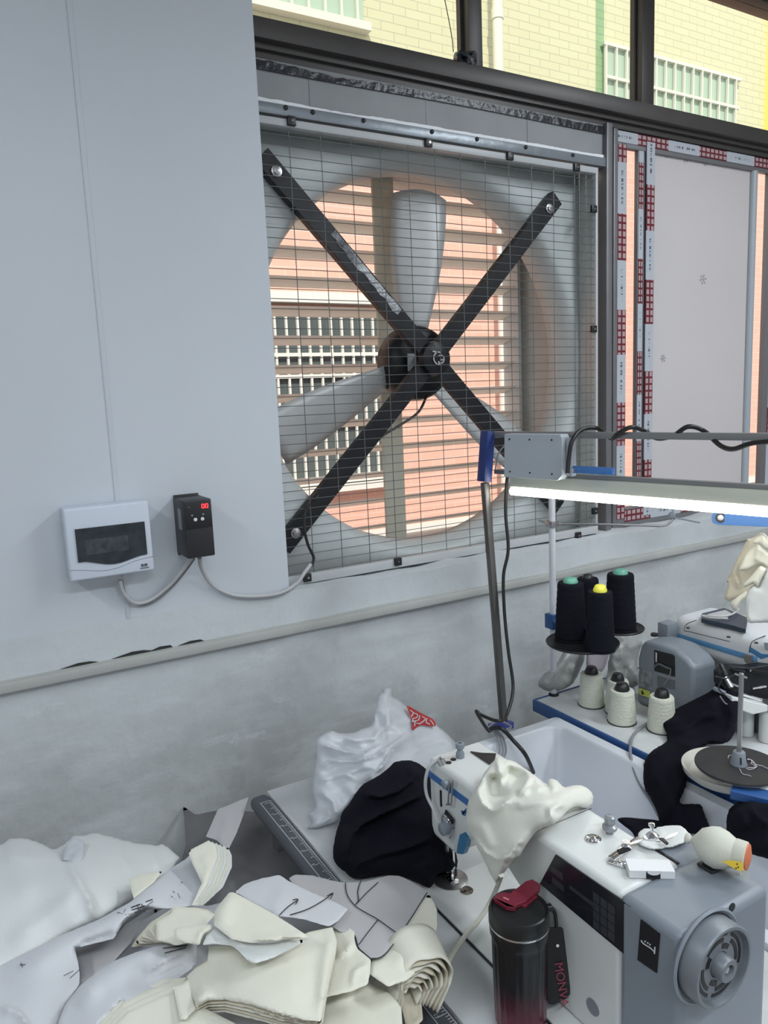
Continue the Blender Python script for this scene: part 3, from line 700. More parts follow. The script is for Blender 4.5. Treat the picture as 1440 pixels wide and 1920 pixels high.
wallcable([(374, 1046, -.12), (380, 1070, -.09), (400, 1098, -.072), (435, 1115, -.068), (480, 1118, -.068), (525, 1112, -.068), (556, 1094, -.06), (572, 1072, -.055), (583, 1058, -.048)], .006, 'white_cable', 'white sleeved cable running from the inverter to the fan corner', CABLEW)

# ================================================================== tables and tub
TZ = .75
def table(name, X0, X1, Y0, Y1, label, lab2):
    t = empty(name, ((X0 + X1) / 2, (Y0 + Y1) / 2, 0), label, 'table')
    return t
t1 = table('sewing_table', .556, 1.150, -1.70, -.37, 'white laminate sewing table with a dark grey ruler edge beside the fabric pile', '')
MB().box(.606, 1.150, -1.70, -.372, TZ - .03, TZ, .002).build('table_top', TABW, t1)
MB().box(.556, .606, -1.70, -.372, TZ - .034, TZ, .016, 4).build('ruler_edge', EDGE, t1)['label'] = 'dark grey rounded front edge with a printed ruler'
M_ = MB(); rx0, rx1 = .570, .596; zt = TZ + .0006
M_.box(rx0, rx0 + .0015, -1.68, -.42, TZ, zt).box(rx1, rx1 + .0015, -1.68, -.42, TZ, zt).box(rx0, rx1, -.4215, -.42, TZ, zt)
y = -.43; k = 0
while y > -1.68:
    ln = .018 if k % 10 == 0 else (.013 if k % 5 == 0 else .007)
    M_.box(rx1 - ln, rx1, y - .0006, y + .0006, TZ, zt)
    y -= .006; k += 1
rul = M_.build('ruler_marks', RULER, t1, smooth=0)
def text(s_, size, loc, rot, m_, parent, name='lettering', ext=.0005, font=None):
    cu = bpy.data.curves.new(name, 'FONT'); cu.body = s_; cu.size = size; cu.extrude = ext; cu.align_x = 'CENTER'; cu.align_y = 'CENTER'
    o = bpy.data.objects.new(name, cu); COL.objects.link(o); dg = bpy.context.evaluated_depsgraph_get()
    me = bpy.data.meshes.new_from_object(o.evaluated_get(dg)); bpy.data.objects.remove(o); me.materials.clear(); me.materials.append(m_)
    o = bpy.data.objects.new(name, me); COL.objects.link(o)
    M4 = Matrix(rot).to_4x4(); M4.translation = loc; me.transform(M4)
    if parent is not None: o.parent = parent; o.matrix_parent_inverse = parent.matrix_world.inverted()
    return o
for k in range(1, 22):
    text(str(k), .010, (.5765, -.43 - k * .06 + .004, zt), Matrix(((0, 1, 0), (-1, 0, 0), (0, 0, 1))), RULER, rul, 'ruler_number', .0002)
for x, y in ((.62, -.42), (1.10, -.42), (.62, -1.62), (1.10, -1.62)):
    MB().box(x - .02, x + .02, y - .02, y + .02, .0, TZ - .034, .003).build('leg', STEEL, t1)
t2 = table('sewing_table', 1.556, 2.25, -1.6, -.325, 'white topped sewing table with blue painted edges under the grey motor cover', '')
MB().box(1.562, 2.25, -1.6, -.331, TZ - .03, TZ, .001).build('table_top', TABW, t2)
MB().box(1.552, 1.562, -1.6, -.323, TZ - .038, TZ + .001, .002).box(1.562, 2.25, -.331, -.322, TZ - .038, TZ + .001, .001).build('blue_edge', BLUE, t2)
for x, y in ((1.62, -.40), (2.2, -.40), (1.62, -1.52), (2.2, -1.52)):
    MB().box(x - .02, x + .02, y - .02, y + .02, 0, TZ - .034, .003).build('leg', BLUE, t2)
# moulded white tub between the tables
tb = empty('fabric_tub', (1.34, -1.03, .35), 'white moulded plastic work tub standing between the two sewing tables', 'tub')
def tub():
    M_ = MB(); b = M_.b
    def rr(xa, xb, ya, yb_, z, r, n=6):
        P = []
        for (cx_, cy_, a0) in ((xb - r, yb_ - r, 0), (xa + r, yb_ - r, 90), (xa + r, ya + r, 180), (xb - r, ya + r, 270)):
            for k in range(n + 1):
                a = math.radians(a0 + 90 * k / n); P.append(b.verts.new((cx_ + r * math.cos(a), cy_ + r * math.sin(a), z)))
        return P
    xa, xb, ya, yb_ = 1.168, 1.535, -1.62, -.455
    L_ = [rr(xa, xb, ya, yb_, .715, .012), rr(xa, xb, ya, yb_, .742, .012), rr(xa + .004, xb - .004, ya + .004, yb_ - .004, .747, .012), rr(xa + .036, xb - .036, ya + .036, yb_ - .036, .747, .045), rr(xa + .042, xb - .042, ya + .042, yb_ - .042, .740, .045), rr(xa + .058, xb - .058, ya + .06, yb_ - .06, .44, .04), rr(xa + .09, xb - .09, ya + .09, yb_ - .09, .42, .03)]
    for A, B in zip(L_, L_[1:]):
        n = len(A)
        for k in range(n): b.faces.new((A[k], A[(k + 1) % n], B[(k + 1) % n], B[k]))
    b.faces.new(L_[-1])
    o = M_.build('basin', TUBM, tb, smooth=45); q = o.modifiers.new('thickness', 'SOLIDIFY'); q.thickness = .004; q.offset = -1
    for x, y in ((1.26, -.53), (1.44, -.53), (1.26, -1.54), (1.44, -1.54)):
        MB().cyl((x, y, 0), (x, y, .43), .016, 12).build('leg', STEEL, tb)
tub()

# ================================================================== lamp on a bent post
PB = at(945, 1362, Y=-.43); PT = at(909, 905, Y=-.43)
lp = empty('work_lamp', PB, 'grey metal work lamp frame with a long lit tube over the tub', 'lamp')
ldir = -(ray((-520, 800))); ldir = Vector(ldir); ldir.z = 0; ldir.normalize()
side = Vector((0, 0, 1)).cross(ldir)
MB().bar(PB, PT, .019, .019, bev=.002, up=(0, 1, 0)).build('post', mat('post_steel', (.16, .155, .15), .4, metal=.7, var=.2), lp)
cap0 = at(908, 903, Y=-.43); cap1 = at(915, 808, Y=-.43)
MB().bar(cap0, cap1, .028, .034, bev=.002, up=(0, 1, 0)).build('blue_bracket', mat('navy_paint', (.012, .035, .17), .4), lp)
S1 = at(922, 814, Y=-.43); S2 = at(930, 884, Y=-.43)
MB().bar(S1, S1 + ldir * 1.35, .018, .016, bev=.002).build('upper_rail', mat('rail_grey', (.25, .25, .25), .4, metal=.4), lp)
MB().bar(S2, S2 + ldir * 1.35, .020, .012, bev=.002).build('lower_rail', mat('lower_rail_grey', (.25, .25, .25), .4, metal=.4), lp)
B0 = S2 + ldir * .06 + Vector((0, 0, -.022)); B1 = S2 + ldir * 1.33 + Vector((0, 0, -.022))
MB().bar(B0, B1, .03, .034, bev=.003).build('lamp_body', CREAMM, lp)
MB().cyl(B0 + Vector((0, 0, -.030)) - side * .004, B1 + Vector((0, 0, -.030)) - side * .004, .0115, 16).build('tube', LIGHTW, lp)
bx = S1 + ldir * .085 ; bx2 = S1 + ldir * .270
zt_, zb_ = S1.z + .004, S2.z - .006
M_ = MB(); off = side * -.014
if off.dot(Vector((0, -1, 0))) < 0: off = -off
pl = [Vector((bx.x, bx.y, zt_)), Vector((bx2.x, bx2.y, zt_)) - ldir * .004, Vector((bx2.x, bx2.y, zt_ - .008)), Vector((bx2.x, bx2.y, zb_ + .014)), Vector((bx2.x, bx2.y, zb_)) - ldir * .014, Vector((bx.x, bx.y, zb_)) - ldir * .004]
M_.prism([p + off for p in pl], None, off * 2.4)
cb = M_.build('control_box', mat('control_box_grey', (.42, .46, .5), .4), lp, smooth=0, bev=.0015)
for t in (.018, .085, .155):
    for zz in (zt_ - .014, zb_ + .016):
        p = bx + ldir * t; p.z = zz; MB().cyl(p + off * 3.3, p + off * 3.55, .0022, 8).build('screw', BLACK, cb)
e0 = bx2 + off * 1.5
M_ = MB(); e0.z = (zt_ + zb_) / 2
M_.bar(e0 + ldir * .002, e0 + ldir * .018, .02, zt_ - zb_ - .02); M_.build('box_flange', mat('flange_grey', (.38, .41, .44), .4), cb, smooth=0)
b0 = at(1075, 880, D=depth(bx2) - .03)
tbl = MB().bar(b0, b0 + ldir * .115, .012, .018, bev=.002).build('blue_clip', BLUEL, lp)
MB().cyl(b0 + ldir * .012 + off, b0 + ldir * .012 + off * 1.4, .004, 10).build('screw', CHROME, tbl)
p = at(1068, 872, D=depth(bx2) - .05); MB().bar(p, p - Vector((0, 0, .04)), .007, .012).build('blue_tab', BLUE, lp)
def atD(px, py, d): return at(px, py, D=d)
dl = depth(bx2)
cab = MB().tube([atD(1064, 888, dl - .06), atD(1067, 855, dl - .06), atD(1073, 826, dl - .06), atD(1090, 806, dl - .04), atD(1120, 803, dl - .02), atD(1146, 822, dl - .08), atD(1160, 812, dl - .12), atD(1185, 801, dl - .14), atD(1212, 810, dl - .10), atD(1232, 822, dl - .14), atD(1262, 817, dl - .2), atD(1290, 800, dl - .24), atD(1320, 808, dl - .24), atD(1350, 835, dl - .3), atD(1375, 842, dl - .34), atD(1410, 831, dl - .38), atD(1460, 827, dl - .42)], .0055, 10).build('lamp_cable', CABLEB)
tag(cab, 'thick black cable wound around the upper rail of the work lamp', 'cable')
cab = MB().tube([atD(966, 868, 2.2), atD(952, 890, 2.17), atD(948, 960, 2.17), atD(953, 1030, 2.17), atD(944, 1080, 2.17), atD(946, 1150, 2.17), atD(953, 1220, 2.16), atD(962, 1290, 2.15), atD(950, 1340, 2.1), atD(935, 1352, 2.05), atD(905, 1342, 2.1), atD(893, 1334, 2.1), atD(912, 1365, 2.05), atD(920, 1372, 2.04)], .0048, 10).build('hanging_cable', CABLEB)
tag(cab, 'black cable hanging down beside the lamp post', 'cable')
cab = MB().tube([atD(968, 845, 2.2), atD(950, 835, 2.19), atD(935, 850, 2.19), atD(928, 885, 2.19)], .0022, 8).build('thin_wire', CABLEG); tag(cab, 'thin grey wire loop between the navy bracket and the switch plate', 'wire')
cl = MB().bar(at(918, 1364, Y=-.44), at(960, 1358, Y=-.44), .02, .02, bev=.002).build('blue_clamp', mat('clamp_blue', (.05, .06, .3), .4), lp)
tie = MB().tube([at(913, 1366, Y=-.455), at(935, 1352, Y=-.47), at(958, 1362, Y=-.475), at(948, 1368, Y=-.48)], .003, 8).build('cable_tie', CABLEG, lp)
cab = MB().tube([at(920, 1366, Y=-.47), at(940, 1366, Y=-.5), at(962, 1388, Y=-.52), at(985, 1415, Y=-.55), at(1000, 1448, Z=.62)], .006, 10).build('tub_cable', CABLEB); tag(cab, 'black cable dropping into the white tub', 'cable')
for k in range(3):
    q = MB().tube([at(922 + k * 4, 1366, Y=-.46), at(934 + k * 5, 1385, Y=-.5), at(937 + k * 6, 1408, Y=-.53), at(932 + k * 5, 1425, Y=-.56)], .003, 8).build('grey_wire', CABLEG); tag(q, ['left strand of the grey wires dropping from the lamp foot', 'middle strand of the grey wires dropping from the lamp foot', 'right strand of the grey wires dropping from the lamp foot'][k], 'wire', 'wires at the lamp foot')

# ================================================================== thread stand on the blue edged table
PO = at(1038, 1303, Z=TZ)
ts = empty('thread_stand', PO, 'white pole thread stand with black trays on the blue edged table', 'thread stand')
top = at(1041, 915, X=PO.x); top = Vector((PO.x, PO.y, top.z))
MB().cyl(PO, top, .0105, 20).build('pole', mat('pole_white', (.6, .63, .68), .35), ts)
MB().lathe([(.017, 0), (.017, .004), (.012, .008)], PO, (0, 0, 1), 20).build('foot', BLACK, ts)
def onpole(py): return Vector((PO.x, PO.y, at(1040, py, X=PO.x).z))
g0 = onpole(983)
MB().box(PO.x - .016, PO.x + .016, PO.y - .016, PO.y + .016, g0.z - .010, g0.z + .010, .002).build('collar', STEEL, ts)
dp = depth(PO)
MB().tube([atD(1010, 976, dp + .02), atD(1030, 981, dp), atD(1052, 982, dp - .01)], .004, 8).build('guide_stub', STEEL, ts)
MB().tube([atD(1046, 983, dp), atD(1120, 983, dp - .02), atD(1200, 985, dp - .03), atD(1243, 986, dp - .04), atD(1258, 978, dp - .04), atD(1266, 962, dp - .04)], .0038, 8).build('guide_rod', STEEL, ts)
ge = MB().bar(atD(1252, 968, dp - .04), atD(1312, 980, dp - .06), .012, .004).bar(atD(1256, 962, dp - .04), atD(1266, 972, dp - .04), .012, .012).bar(atD(1262, 948, dp - .04), atD(1262, 966, dp - .04), .006, .006).build('guide_end', MGREY, ts, smooth=0)
ck = onpole(1166)
MB().box(PO.x - .019, PO.x + .019, PO.y - .019, PO.y + .019, ck.z - .022, ck.z + .026, .002).build('blue_collar', BLUE, ts)
for q in ((1030, 1080), (1032, 1096)):
    MB().cyl(atD(*q, dp - .01), atD(q[0] + 6, q[1], dp - .01), .004, 8).build('set_screw', BLACK, ts)
a_ = ck + Vector((0, -.01, .012)); zt2 = a_.z
d1 = atD(1092, 1147, 2.20); d2 = atD(1156, 1133, 2.28)
MB().bar(a_, Vector((d1.x, d1.y, zt2)), .03, .006).bar(a_, Vector((d2.x, d2.y, zt2)), .03, .006).bar(a_ - Vector((0, 0, .01)), atD(1122, 1182, 2.1), .02, .008).build('blue_arm', BLUE, ts, smooth=0)
trays = []
CT = []
for (q, dd_, rr) in (((1092, 1149), 2.16, .103), ((1160, 1134), 2.28, .075)):
    c_ = atD(*q, dd_); c_.z = zt2 + .006
    MB().lathe([(rr, 0), (rr + .002, .004), (rr, .006), (rr - .006, .003)], c_, (0, 0, 1), 40).build('tray', BLACK, ts); CT.append(c_)
zc = zt2 + .0125
def cone(name, base, h, r0, r1, mt, pm, label, group, tip=.012, tr=.4, cat='thread cone'):
    e = empty(name, base, label, cat, group)
    prof = [(r0 * .96, 0), (r0, .004)]
    for k in range(1, 24):
        t = k / 24; prof.append((r0 + (r1 - r0) * t + .0006 * math.sin(k * 2.3), .004 + (h - .008) * t))
    prof += [(r1, h - .004), (r1 * .94, h), (r1 * .5, h)]
    MB().lathe(prof, base, (0, 0, 1), 32).build('winding', mt, e)
    MB().lathe([(r1 * tr * 1.35, -.001), (r1 * tr * 1.35, tip * .25), (r1 * tr, tip * .9), (r1 * tr * .8, tip)], base + Vector((0, 0, h)), (0, 0, 1), 24).build('core', pm, e)
    MB().lathe([(r0 * 1.04, 0), (r0 * 1.04, .002)], base - Vector((0, 0, .001)), (0, 0, 1), 24).build('core_base', BLACKP, e)
    return e
def hgt(base, py): return at(720, py, D=depth(base)).z
for (q, dd_, topy, tip, pm, lab) in (((1070, 1140), 2.19, 1040, .014, GREENP, 'black thread cone with a green tip beside the white pole'), ((1125, 1160), 2.08, 1062, .018, YELP, 'black thread cone with a yellow tip, in front of the others'), ((1163, 1134), 2.27, 1047, .014, GREENP, 'black thread cone with a green tip on the right tray')):
    b_ = atD(*q, dd_); b_.z = zc
    k = dd_ / F
    rr = (30 if 'yellow' not in lab else 28) * k
    cone('thread_cone', b_, .168, rr * .98, rr * .80, THRK, pm, lab, 'black thread cones', tip, .42)
b_ = atD(1102, 1122, 2.3); b_.z = zc; cone('thread_cone', b_, .150, .04, .032, THRK, BLACKP, 'black thread cone with a black tip, mostly hidden behind the other three', 'black thread cones', .012)
for (bx_, by_, wpx, topy, lab) in ((1109, 1320, 48, 1262, 'white thread cone nearest the stand pole'), (1158, 1334, 46, 1275, 'white thread cone, hindmost of the middle pair'), (1166, 1352, 52, 1293, 'white thread cone, front one of the middle pair'), (1240, 1367, 52, 1305, 'white thread cone in front of the motor cover beside black cloth')):
    b_ = at(bx_, by_, Z=TZ + .001); d_ = depth(b_); r0 = wpx / 2 * d_ / F
    vv = (at(bx_, topy, D=d_).z - b_.z) * 1.06
    cone('thread_cone', b_, vv, r0, r0 * .84, THRW, BLACKP, lab, 'white thread cones', .022, .46)
# ================================================================== lockstitch machine on the near table
XF, ZT = .757, 1.033
lm = empty('sewing_machine', (.83, -1.25, TZ), 'white industrial sewing machine with grey motor end and a cream cloth over its arm', 'sewing machine')
def sil(pts, X0, X1, bev, name, m_, par, seg=4):
    M_ = MB().prism([(X0, y, z) for y, z in pts], None, (X1 - X0, 0, 0))
    o = M_.build(name, m_, par, smooth=40); q = o.modifiers.new('bevel', 'BEVEL'); q.width = bev; q.segments = seg; q.limit_method = 'ANGLE'; q.angle_limit = math.radians(28); q.harden_normals = False
    return o
MB().box(.722, .905, -1.62, -.93, TZ, TZ + .006, .002).build('bed', MACHW, lm)
MB().box(.7185, .722, -1.62, -.928, TZ, TZ + .003).build('bed_gap', BLACKP, lm, smooth=0)
sil([(-.925, ZT), (-.925, .885), (-.935, .865), (-1.01, .862), (-1.03, .90), (-1.07, .925), (-1.17, .925), (-1.215, .90), (-1.235, .86), (-1.235, TZ + .006), (-1.43, TZ + .006), (-1.43, ZT)], XF, .885, .010, 'arm', MACHW, lm)
# grey motor end
sil([(-1.428, ZT + .001), (-1.428, TZ + .006), (-1.535, TZ + .006), (-1.535, ZT + .001)], XF - .003, .945, .012, 'motor_cover', MGREY, lm)
MB().box(.882, .945, -1.44, -1.385, TZ + .05, ZT + .0005, .006, 3).build('rear_cover', MGREY, lm)
MB().box(.8805, .8835, -1.428, -1.385, ZT - .002, ZT + .0012).build('cover_seam', BLACKP, lm, smooth=0)
MB().box(XF + .004, .885, -1.2455, -1.2445, ZT - .001, ZT + .0008).build('top_seam', MGREYD, lm, smooth=0)
MB().box(.897, .922, -1.475, -1.447, ZT + .001, ZT + .007, .003).build('vent_cap', BLACKP, lm)
# control panel on the operator side
def onX(px, py, X): return at(px, py, X=X)
pn = MB().prism([onX(*q, XF - .0025) for q in ((1041, 1603), (1182, 1700), (1185, 1712), (1177, 1785), (1172, 1791), (1012, 1657))], None, (.003, 0, 0)).build('control_panel', PANEL, lm, smooth=0)
for r_ in range(4):
    for c_ in range(3):
        a = onX(1118 + c_ * 14, 1684 + c_ * 10 + r_ * 17, XF - .003)
        MB().box(XF - .0034, XF - .0024, a.y - .013 / 2, a.y + .013 / 2, a.z - .0065, a.z + .0065).build('key', KEY, pn, smooth=0)
for (u, v, wy, hz) in ((1044, 1636, .026, .012), (1046, 1658, .026, .010), (1090, 1680, .05, .006)):
    a = onX(u, v, XF - .003); MB().box(XF - .0034, XF - .0024, a.y - wy / 2, a.y + wy / 2, a.z - hz / 2, a.z + hz / 2).build('display', KEY, pn, smooth=0)
mp = MB().prism([onX(*q, XF - .0045) for q in ((1201, 1724), (1237, 1752), (1231, 1825), (1195, 1800))], None, (.0025, 0, 0)).build('badge', PANEL, lm, smooth=0)
M_ = MB(); pts = [onX(*q, XF - .005) for q in ((1202, 1763), (1205, 1768), (1212, 1773), (1220, 1778), (1226, 1784))]
M_.tube(pts, .0008, 6); M_.tube([onX(*q, XF - .005) for q in ((1228, 1776), (1227, 1788))], .001, 6)
for q in ((1210, 1765), (1215, 1768), (1219, 1771)): p = onX(*q, XF - .005); M_.cyl(p, p - Vector((.001, 0, 0)), .0011, 8)
M_.build('badge_print', mat('badge_silver', (.6, .62, .65), .4), mp)
p = onX(1112, 1888, XF); MB().lathe([(.013, 0), (.013, .0015), (.010, .0015)], p, (-1, 0, 0), 24).build('inspection_cap', mat('cap_grey', (.2, .22, .24), .5), lm)
# handwheel
HW = Vector((.803, -1.536, .988)); WM = mat('handwheel_grey', (.19, .21, .235), .42, metal=.2)
whl = MB().lathe([(.046, -.004), (.0575, -.004), (.0575, .026), (.0555, .029), (.0515, .029), (.0495, .021), (.0495, .019), (.046, -.004)], HW, (0, -1, 0), 56, cap=False).build('handwheel', WM, lm)
MB().lathe([(.064, -.002), (.067, .002), (.064, .005), (.060, .002), (.060, -.002)], HW, (0, -1, 0), 56, cap=False).build('wheel_surround', MGREY, lm)
MB().lathe([(.001, .0015), (.060, .0015)], HW, (0, -1, 0), 48, cap=False).build('wheel_shadow_gap', BLACKP, lm)
d_ = MB().lathe([(.018, .0205), (.0495, .0205)], HW, (0, -1, 0), 48, cap=False).build('wheel_disc', WM, whl)
MB().lathe([(.0170, .005), (.0170, .033), (.015, .036), (.009, .036), (.008, .029), (.001, .029)], HW, (0, -1, 0), 32, cap=False).build('wheel_hub', WM, whl)
MB().lathe([(.0055, .029), (.005, .033), (.001, .034)], HW, (0, -1, 0), 6).build('wheel_screw', CHROME, whl)
def slot(r0, r1, a0, a1):
    M_ = MB(); n = 14; A = []; B = []
    for k in range(n + 1):
        a = math.radians(a0 + (a1 - a0) * k / n)
        A.append((HW.x + r0 * math.cos(a), HW.y - .0213, HW.z + r0 * math.sin(a))); B.append((HW.x + r1 * math.cos(a), HW.y - .0213, HW.z + r1 * math.sin(a)))
    M_.prism(A + B[::-1], None, (0, .0008, 0)); M_.build('slot', BLACKP, whl, smooth=0)
for q in (18, 108, 198, 288):
    slot(.040, .0445, q - 38, q + 38); slot(.0315, .037, q - 30, q + 30)
for q in (63, 153, 243, 333): slot(.022, .029, q - 16, q + 16)
p = at(1372, 1697, Y=-1.536); MB().lathe([(.0062, 0), (.0062, .0012)], p - Vector((0, 0, .003)), (0, -1, 0), 20).build('hole_plug', BLACKP, lm)
# top details
ct = at(1112, 1574, Z=ZT); eye = MB().lathe([(.013, 0), (.013, .002), (.0105, .003), (.006, .0015), (.005, .004), (.001, .006)], ct, (0, 0, 1), 28).build('oil_window', CHROME, lm)
ct = at(1143, 1562, Z=ZT); MB().lathe([(.006, 0), (.006, .006), (.012, .008), (.012, .013), (.007, .016), (.0085, .018), (.0085, .028), (.006, .030)], ct, (0, 0, 1), 24).build('tension_knob', mat('clear_grey_knob', (.3, .32, .34), .25, metal=.3), lm)
# face end: stripe, knobs, needle
MB().box(XF - .0012, XF + .002, -1.20, -.927, .990, 1.004).build('blue_stripe', mat('stripe_blue', (.035, .13, .36), .4), lm, smooth=0)
ct = at(863, 1420, Z=ZT); MB().lathe([(.0085, 0), (.0085, .010), (.0055, .015), (.0055, .017), (.009, .021), (.009, .030), (.004, .031), (.004, .027)], ct, (0, 0, 1), 20).build('presser_knob', MGREY, lm)
for q in ((850, 1424), (841, 1430)):
    ct = at(*q, Z=ZT + .0006); MB().lathe([(.006, 0), (.006, .0006)], ct, (0, 0, 1), 18).build('oil_hole', BLACKP, lm)
MB().prism([at(*q, Z=ZT + .001) for q in ((882, 1410), (903, 1413), (930, 1414), (928, 1425), (918, 1434))], None, (0, 0, .002)).build('black_flap', BLACKP, lm, smooth=0)
def knobX(px, py, r, L_, name, m_, X=None):
    p = onX(px, py, (X or XF) - L_); 
    return MB().lathe([(r * .55, 0), (r * .6, L_ * .45), (r, L_ * .5), (r, L_ * .95), (r * .85, L_)], Vector((XF, p.y, p.z)), (-1, 0, 0), 24).build(name, m_, lm)
knobX(831, 1472, .0085, .016, 'upper_tension_knob', MGREY)
kb = knobX(827, 1556, .0125, .028, 'tension_dial', MGREY)
MB().box(XF - .003, XF, onX(828, 1500, XF).y - .0015, onX(828, 1500, XF).y + .0015, onX(828, 1511, XF).z, onX(828, 1482, XF).z).build('lever_slot', BLACKP, lm, smooth=0)
for (a, b, r) in (((843, 1466), (840, 1508), .0018), ((849, 1464), (846, 1508), .0018)):
    MB().tube([onX(*a, XF - .010), onX(*b, XF - .010)], r, 8).build('thread_guide', STEEL, lm)
MB().bar(onX(838, 1508, XF - .009), onX(846, 1508, XF - .009), .005, .003).build('guide_foot', STEEL, lm)
p = onX(838, 1548, XF - .006)
for k, r in enumerate((.017, .014, .010)):
    M_ = MB(); M_.tube([p + Vector((-.002 * k, r * math.cos(a), r * math.sin(a) * 1.5)) for a in np.linspace(-.6 - k, 4.2 - k * .7, 14)], .0013, 6); M_.build('take_up_spring', CHROME, lm)
M_ = MB()
for a, b in (((835, 1522), (846, 1536)), ((846, 1536), (850, 1542))): M_.bar(onX(*a, XF - .006), onX(*b, XF - .006), .003, .010)
M_.build('check_lever', BLACK, lm)
MB().tube([at(824, 1424, X=.77), at(806, 1436, X=.745), at(798, 1462, X=.735), at(800, 1490, X=.735), at(812, 1516, X=.738), at(820, 1540, X=.74)], .0035, 8).build('light_cable', CABLEW, lm)
MB().lathe([(.008, 0), (.008, .01), (.004, .014)], at(830, 1432, X=.765), (-.3, .4, 1), 12).build('cable_gland', CHROME, lm)
MB().prism([onX(*q, XF - .004) for q in ((862, 1565), (870, 1561), (876, 1570), (874, 1588), (868, 1602), (856, 1600), (858, 1585))], None, (.010, 0, 0)).build('finger_guard', mat('guard_blue', (.03, .17, .33), .35), lm, smooth=0)
MB().prism([onX(*q, XF - .002) for q in ((864, 1520), (871, 1530), (873, 1516), (873, 1524), (866, 1527))], None, (.002, 0, 0)).build('blue_mark', BLUEL, lm, smooth=0)
nx, ny = .795, -.948
MB().cyl((nx, ny, TZ + .035), (nx, ny, .87), .0035, 12).build('needle_bar', CHROME, lm)
MB().cyl((nx - .004, ny + .016, TZ + .02), (nx - .004, ny + .016, .87), .0042, 12).build('presser_bar', STEEL, lm)
MB().box(nx - .014, nx + .010, ny + .004, ny + .024, TZ + .028, TZ + .062, .002).build('needle_clamp', BLACK, lm)
MB().cyl((nx, ny, TZ + .008), (nx, ny, TZ + .04), .0008, 8).build('needle', CHROME, lm)
MB().box(nx - .013, nx + .008, ny - .008, ny + .012, TZ + .009, TZ + .013, .001).box(nx - .003, nx + .005, ny + .004, ny + .012, TZ + .012, TZ + .03, .001).build('presser_foot', CHROME, lm)
MB().lathe([(.036, 0), (.036, .002), (.034, .0026)], at(851, 1655, Z=TZ + .006) + Vector((0, .012, 0)), (0, 0, 1), 40).build('throat_plate', mat('throat_plate', (.42, .43, .44), .22, metal=.9), lm)
MB().lathe([(.0135, 0), (.0135, .0012)], at(875, 1670, Z=TZ + .006), (0, 0, 1), 28).build('slide_cap', mat('mottled_chrome', (.5, .5, .5), .2, metal=1, col2=(.04, .04, .04), var=.5, vscale=120), lm)

# ================================================================== tumbler
TC = at(980, 1915, Z=TZ + .0005); TC.x -= .004
tm = empty('tumbler', TC, 'black and maroon ribbed tumbler with a flip lid and wrist strap', 'tumbler')
def tmat():
    mt = mat('tumbler_gradient', (.01, .01, .012), .25); nt = mt.node_tree; b = nt.nodes['Principled BSDF']
    tc = nt.nodes.new('ShaderNodeTexCoord'); sp = nt.nodes.new('ShaderNodeSeparateXYZ'); r = nt.nodes.new('ShaderNodeValToRGB')
    mr = nt.nodes.new('ShaderNodeMapRange'); mr.inputs[1].default_value = TZ; mr.inputs[2].default_value = TZ + .2
    nt.links.new(tc.outputs['Object'], sp.inputs[0]); nt.links.new(sp.outputs['Z'], mr.inputs[0]); nt.links.new(mr.outputs[0], r.inputs[0]); nt.links.new(r.outputs[0], b.inputs['Base Color'])
    r.color_ramp.elements[0].position = .12; r.color_ramp.elements[0].color = (.12, .012, .03, 1); r.color_ramp.elements[1].position = .45; r.color_ramp.elements[1].color = (.008, .008, .010, 1); return mt
M_ = MB(); n = 120; prev = None
prof = [(.036, 0), (.0395, .004), (.041, .02), (.0435, .15), (.0445, .158), (.0462, .163), (.0470, .178)]
for r, h in prof:
    rib = h < .155 and h > .003
    cur = [M_.b.verts.new(TC + Vector(((r - (.0009 if (rib and (k // 3) % 2) else 0)) * math.cos(2 * math.pi * k / n), (r - (.0009 if (rib and (k // 3) % 2) else 0)) * math.sin(2 * math.pi * k / n), h))) for k in range(n)]
    if prev:
        for k in range(n): M_.b.faces.new((prev[k], prev[(k + 1) % n], cur[(k + 1) % n], cur[k]))
    else: M_.b.faces.new(cur[::-1])
    prev = cur
M_.build('body', tmat(), tm, smooth=30)
MB().lathe([(.0473, .178), (.0476, .1795), (.0473, .181)], TC, (0, 0, 1), 48).build('silver_ring', CHROME, tm)
LIDM = mat('lid_black', (.012, .013, .014), .35)
lid = MB().lathe([(.0468, .181), (.0474, .184), (.0474, .198), (.0455, .2035), (.043, .2045), (.041, .2015), (.0405, .2005), (.001, .2005)], TC, (0, 0, 1), 48).build('lid', LIDM, tm)
FLIP = mat('flip_maroon', (.19, .022, .04), .35)
def onlid(px, py, h): return at(px, py, Z=TC.z + h)
h = .208
fl = MB().prism([onlid(*q, h) for q in ((925, 1684), (930, 1677), (942, 1672), (958, 1674), (985, 1652), (998, 1648), (1013, 1657), (1011, 1668), (985, 1690), (968, 1696), (966, 1702), (950, 1700))], None, (0, 0, -.007)).build('flip_cap', FLIP, lid, smooth=0, bev=.001)
MB().prism([onlid(*q, .2035) for q in ((958, 1672), (972, 1664), (1008, 1680), (985, 1700), (975, 1696), (992, 1683))], None, (0, 0, -.004)).build('flip_seat', FLIP, lid, smooth=0)
MB().prism([onlid(*q, h) for q in ((925, 1684), (950, 1700), (966, 1702))] + [onlid(*q, h - .017) + Vector((-.002, -.003, 0)) for q in ((966, 1704), (950, 1702), (927, 1688))], None, (.001, .002, 0)).build('flip_tongue', FLIP, lid, smooth=0)
MB().tube([onlid(944, 1683, h + .0005), onlid(954, 1687, h + .0005)], .0012, 8).build('flip_mark', mat('pink_mark', (.65, .25, .3), .4), lid)
lg = MB().lathe([(.006, 0), (.006, .008), (.004, .009)], TC + Vector((.044, -.014, .193)), (.9, -.3, 0), 14).build('strap_lug', LIDM, lid)
dT = depth(TC + Vector((.05, -.012, .1)))
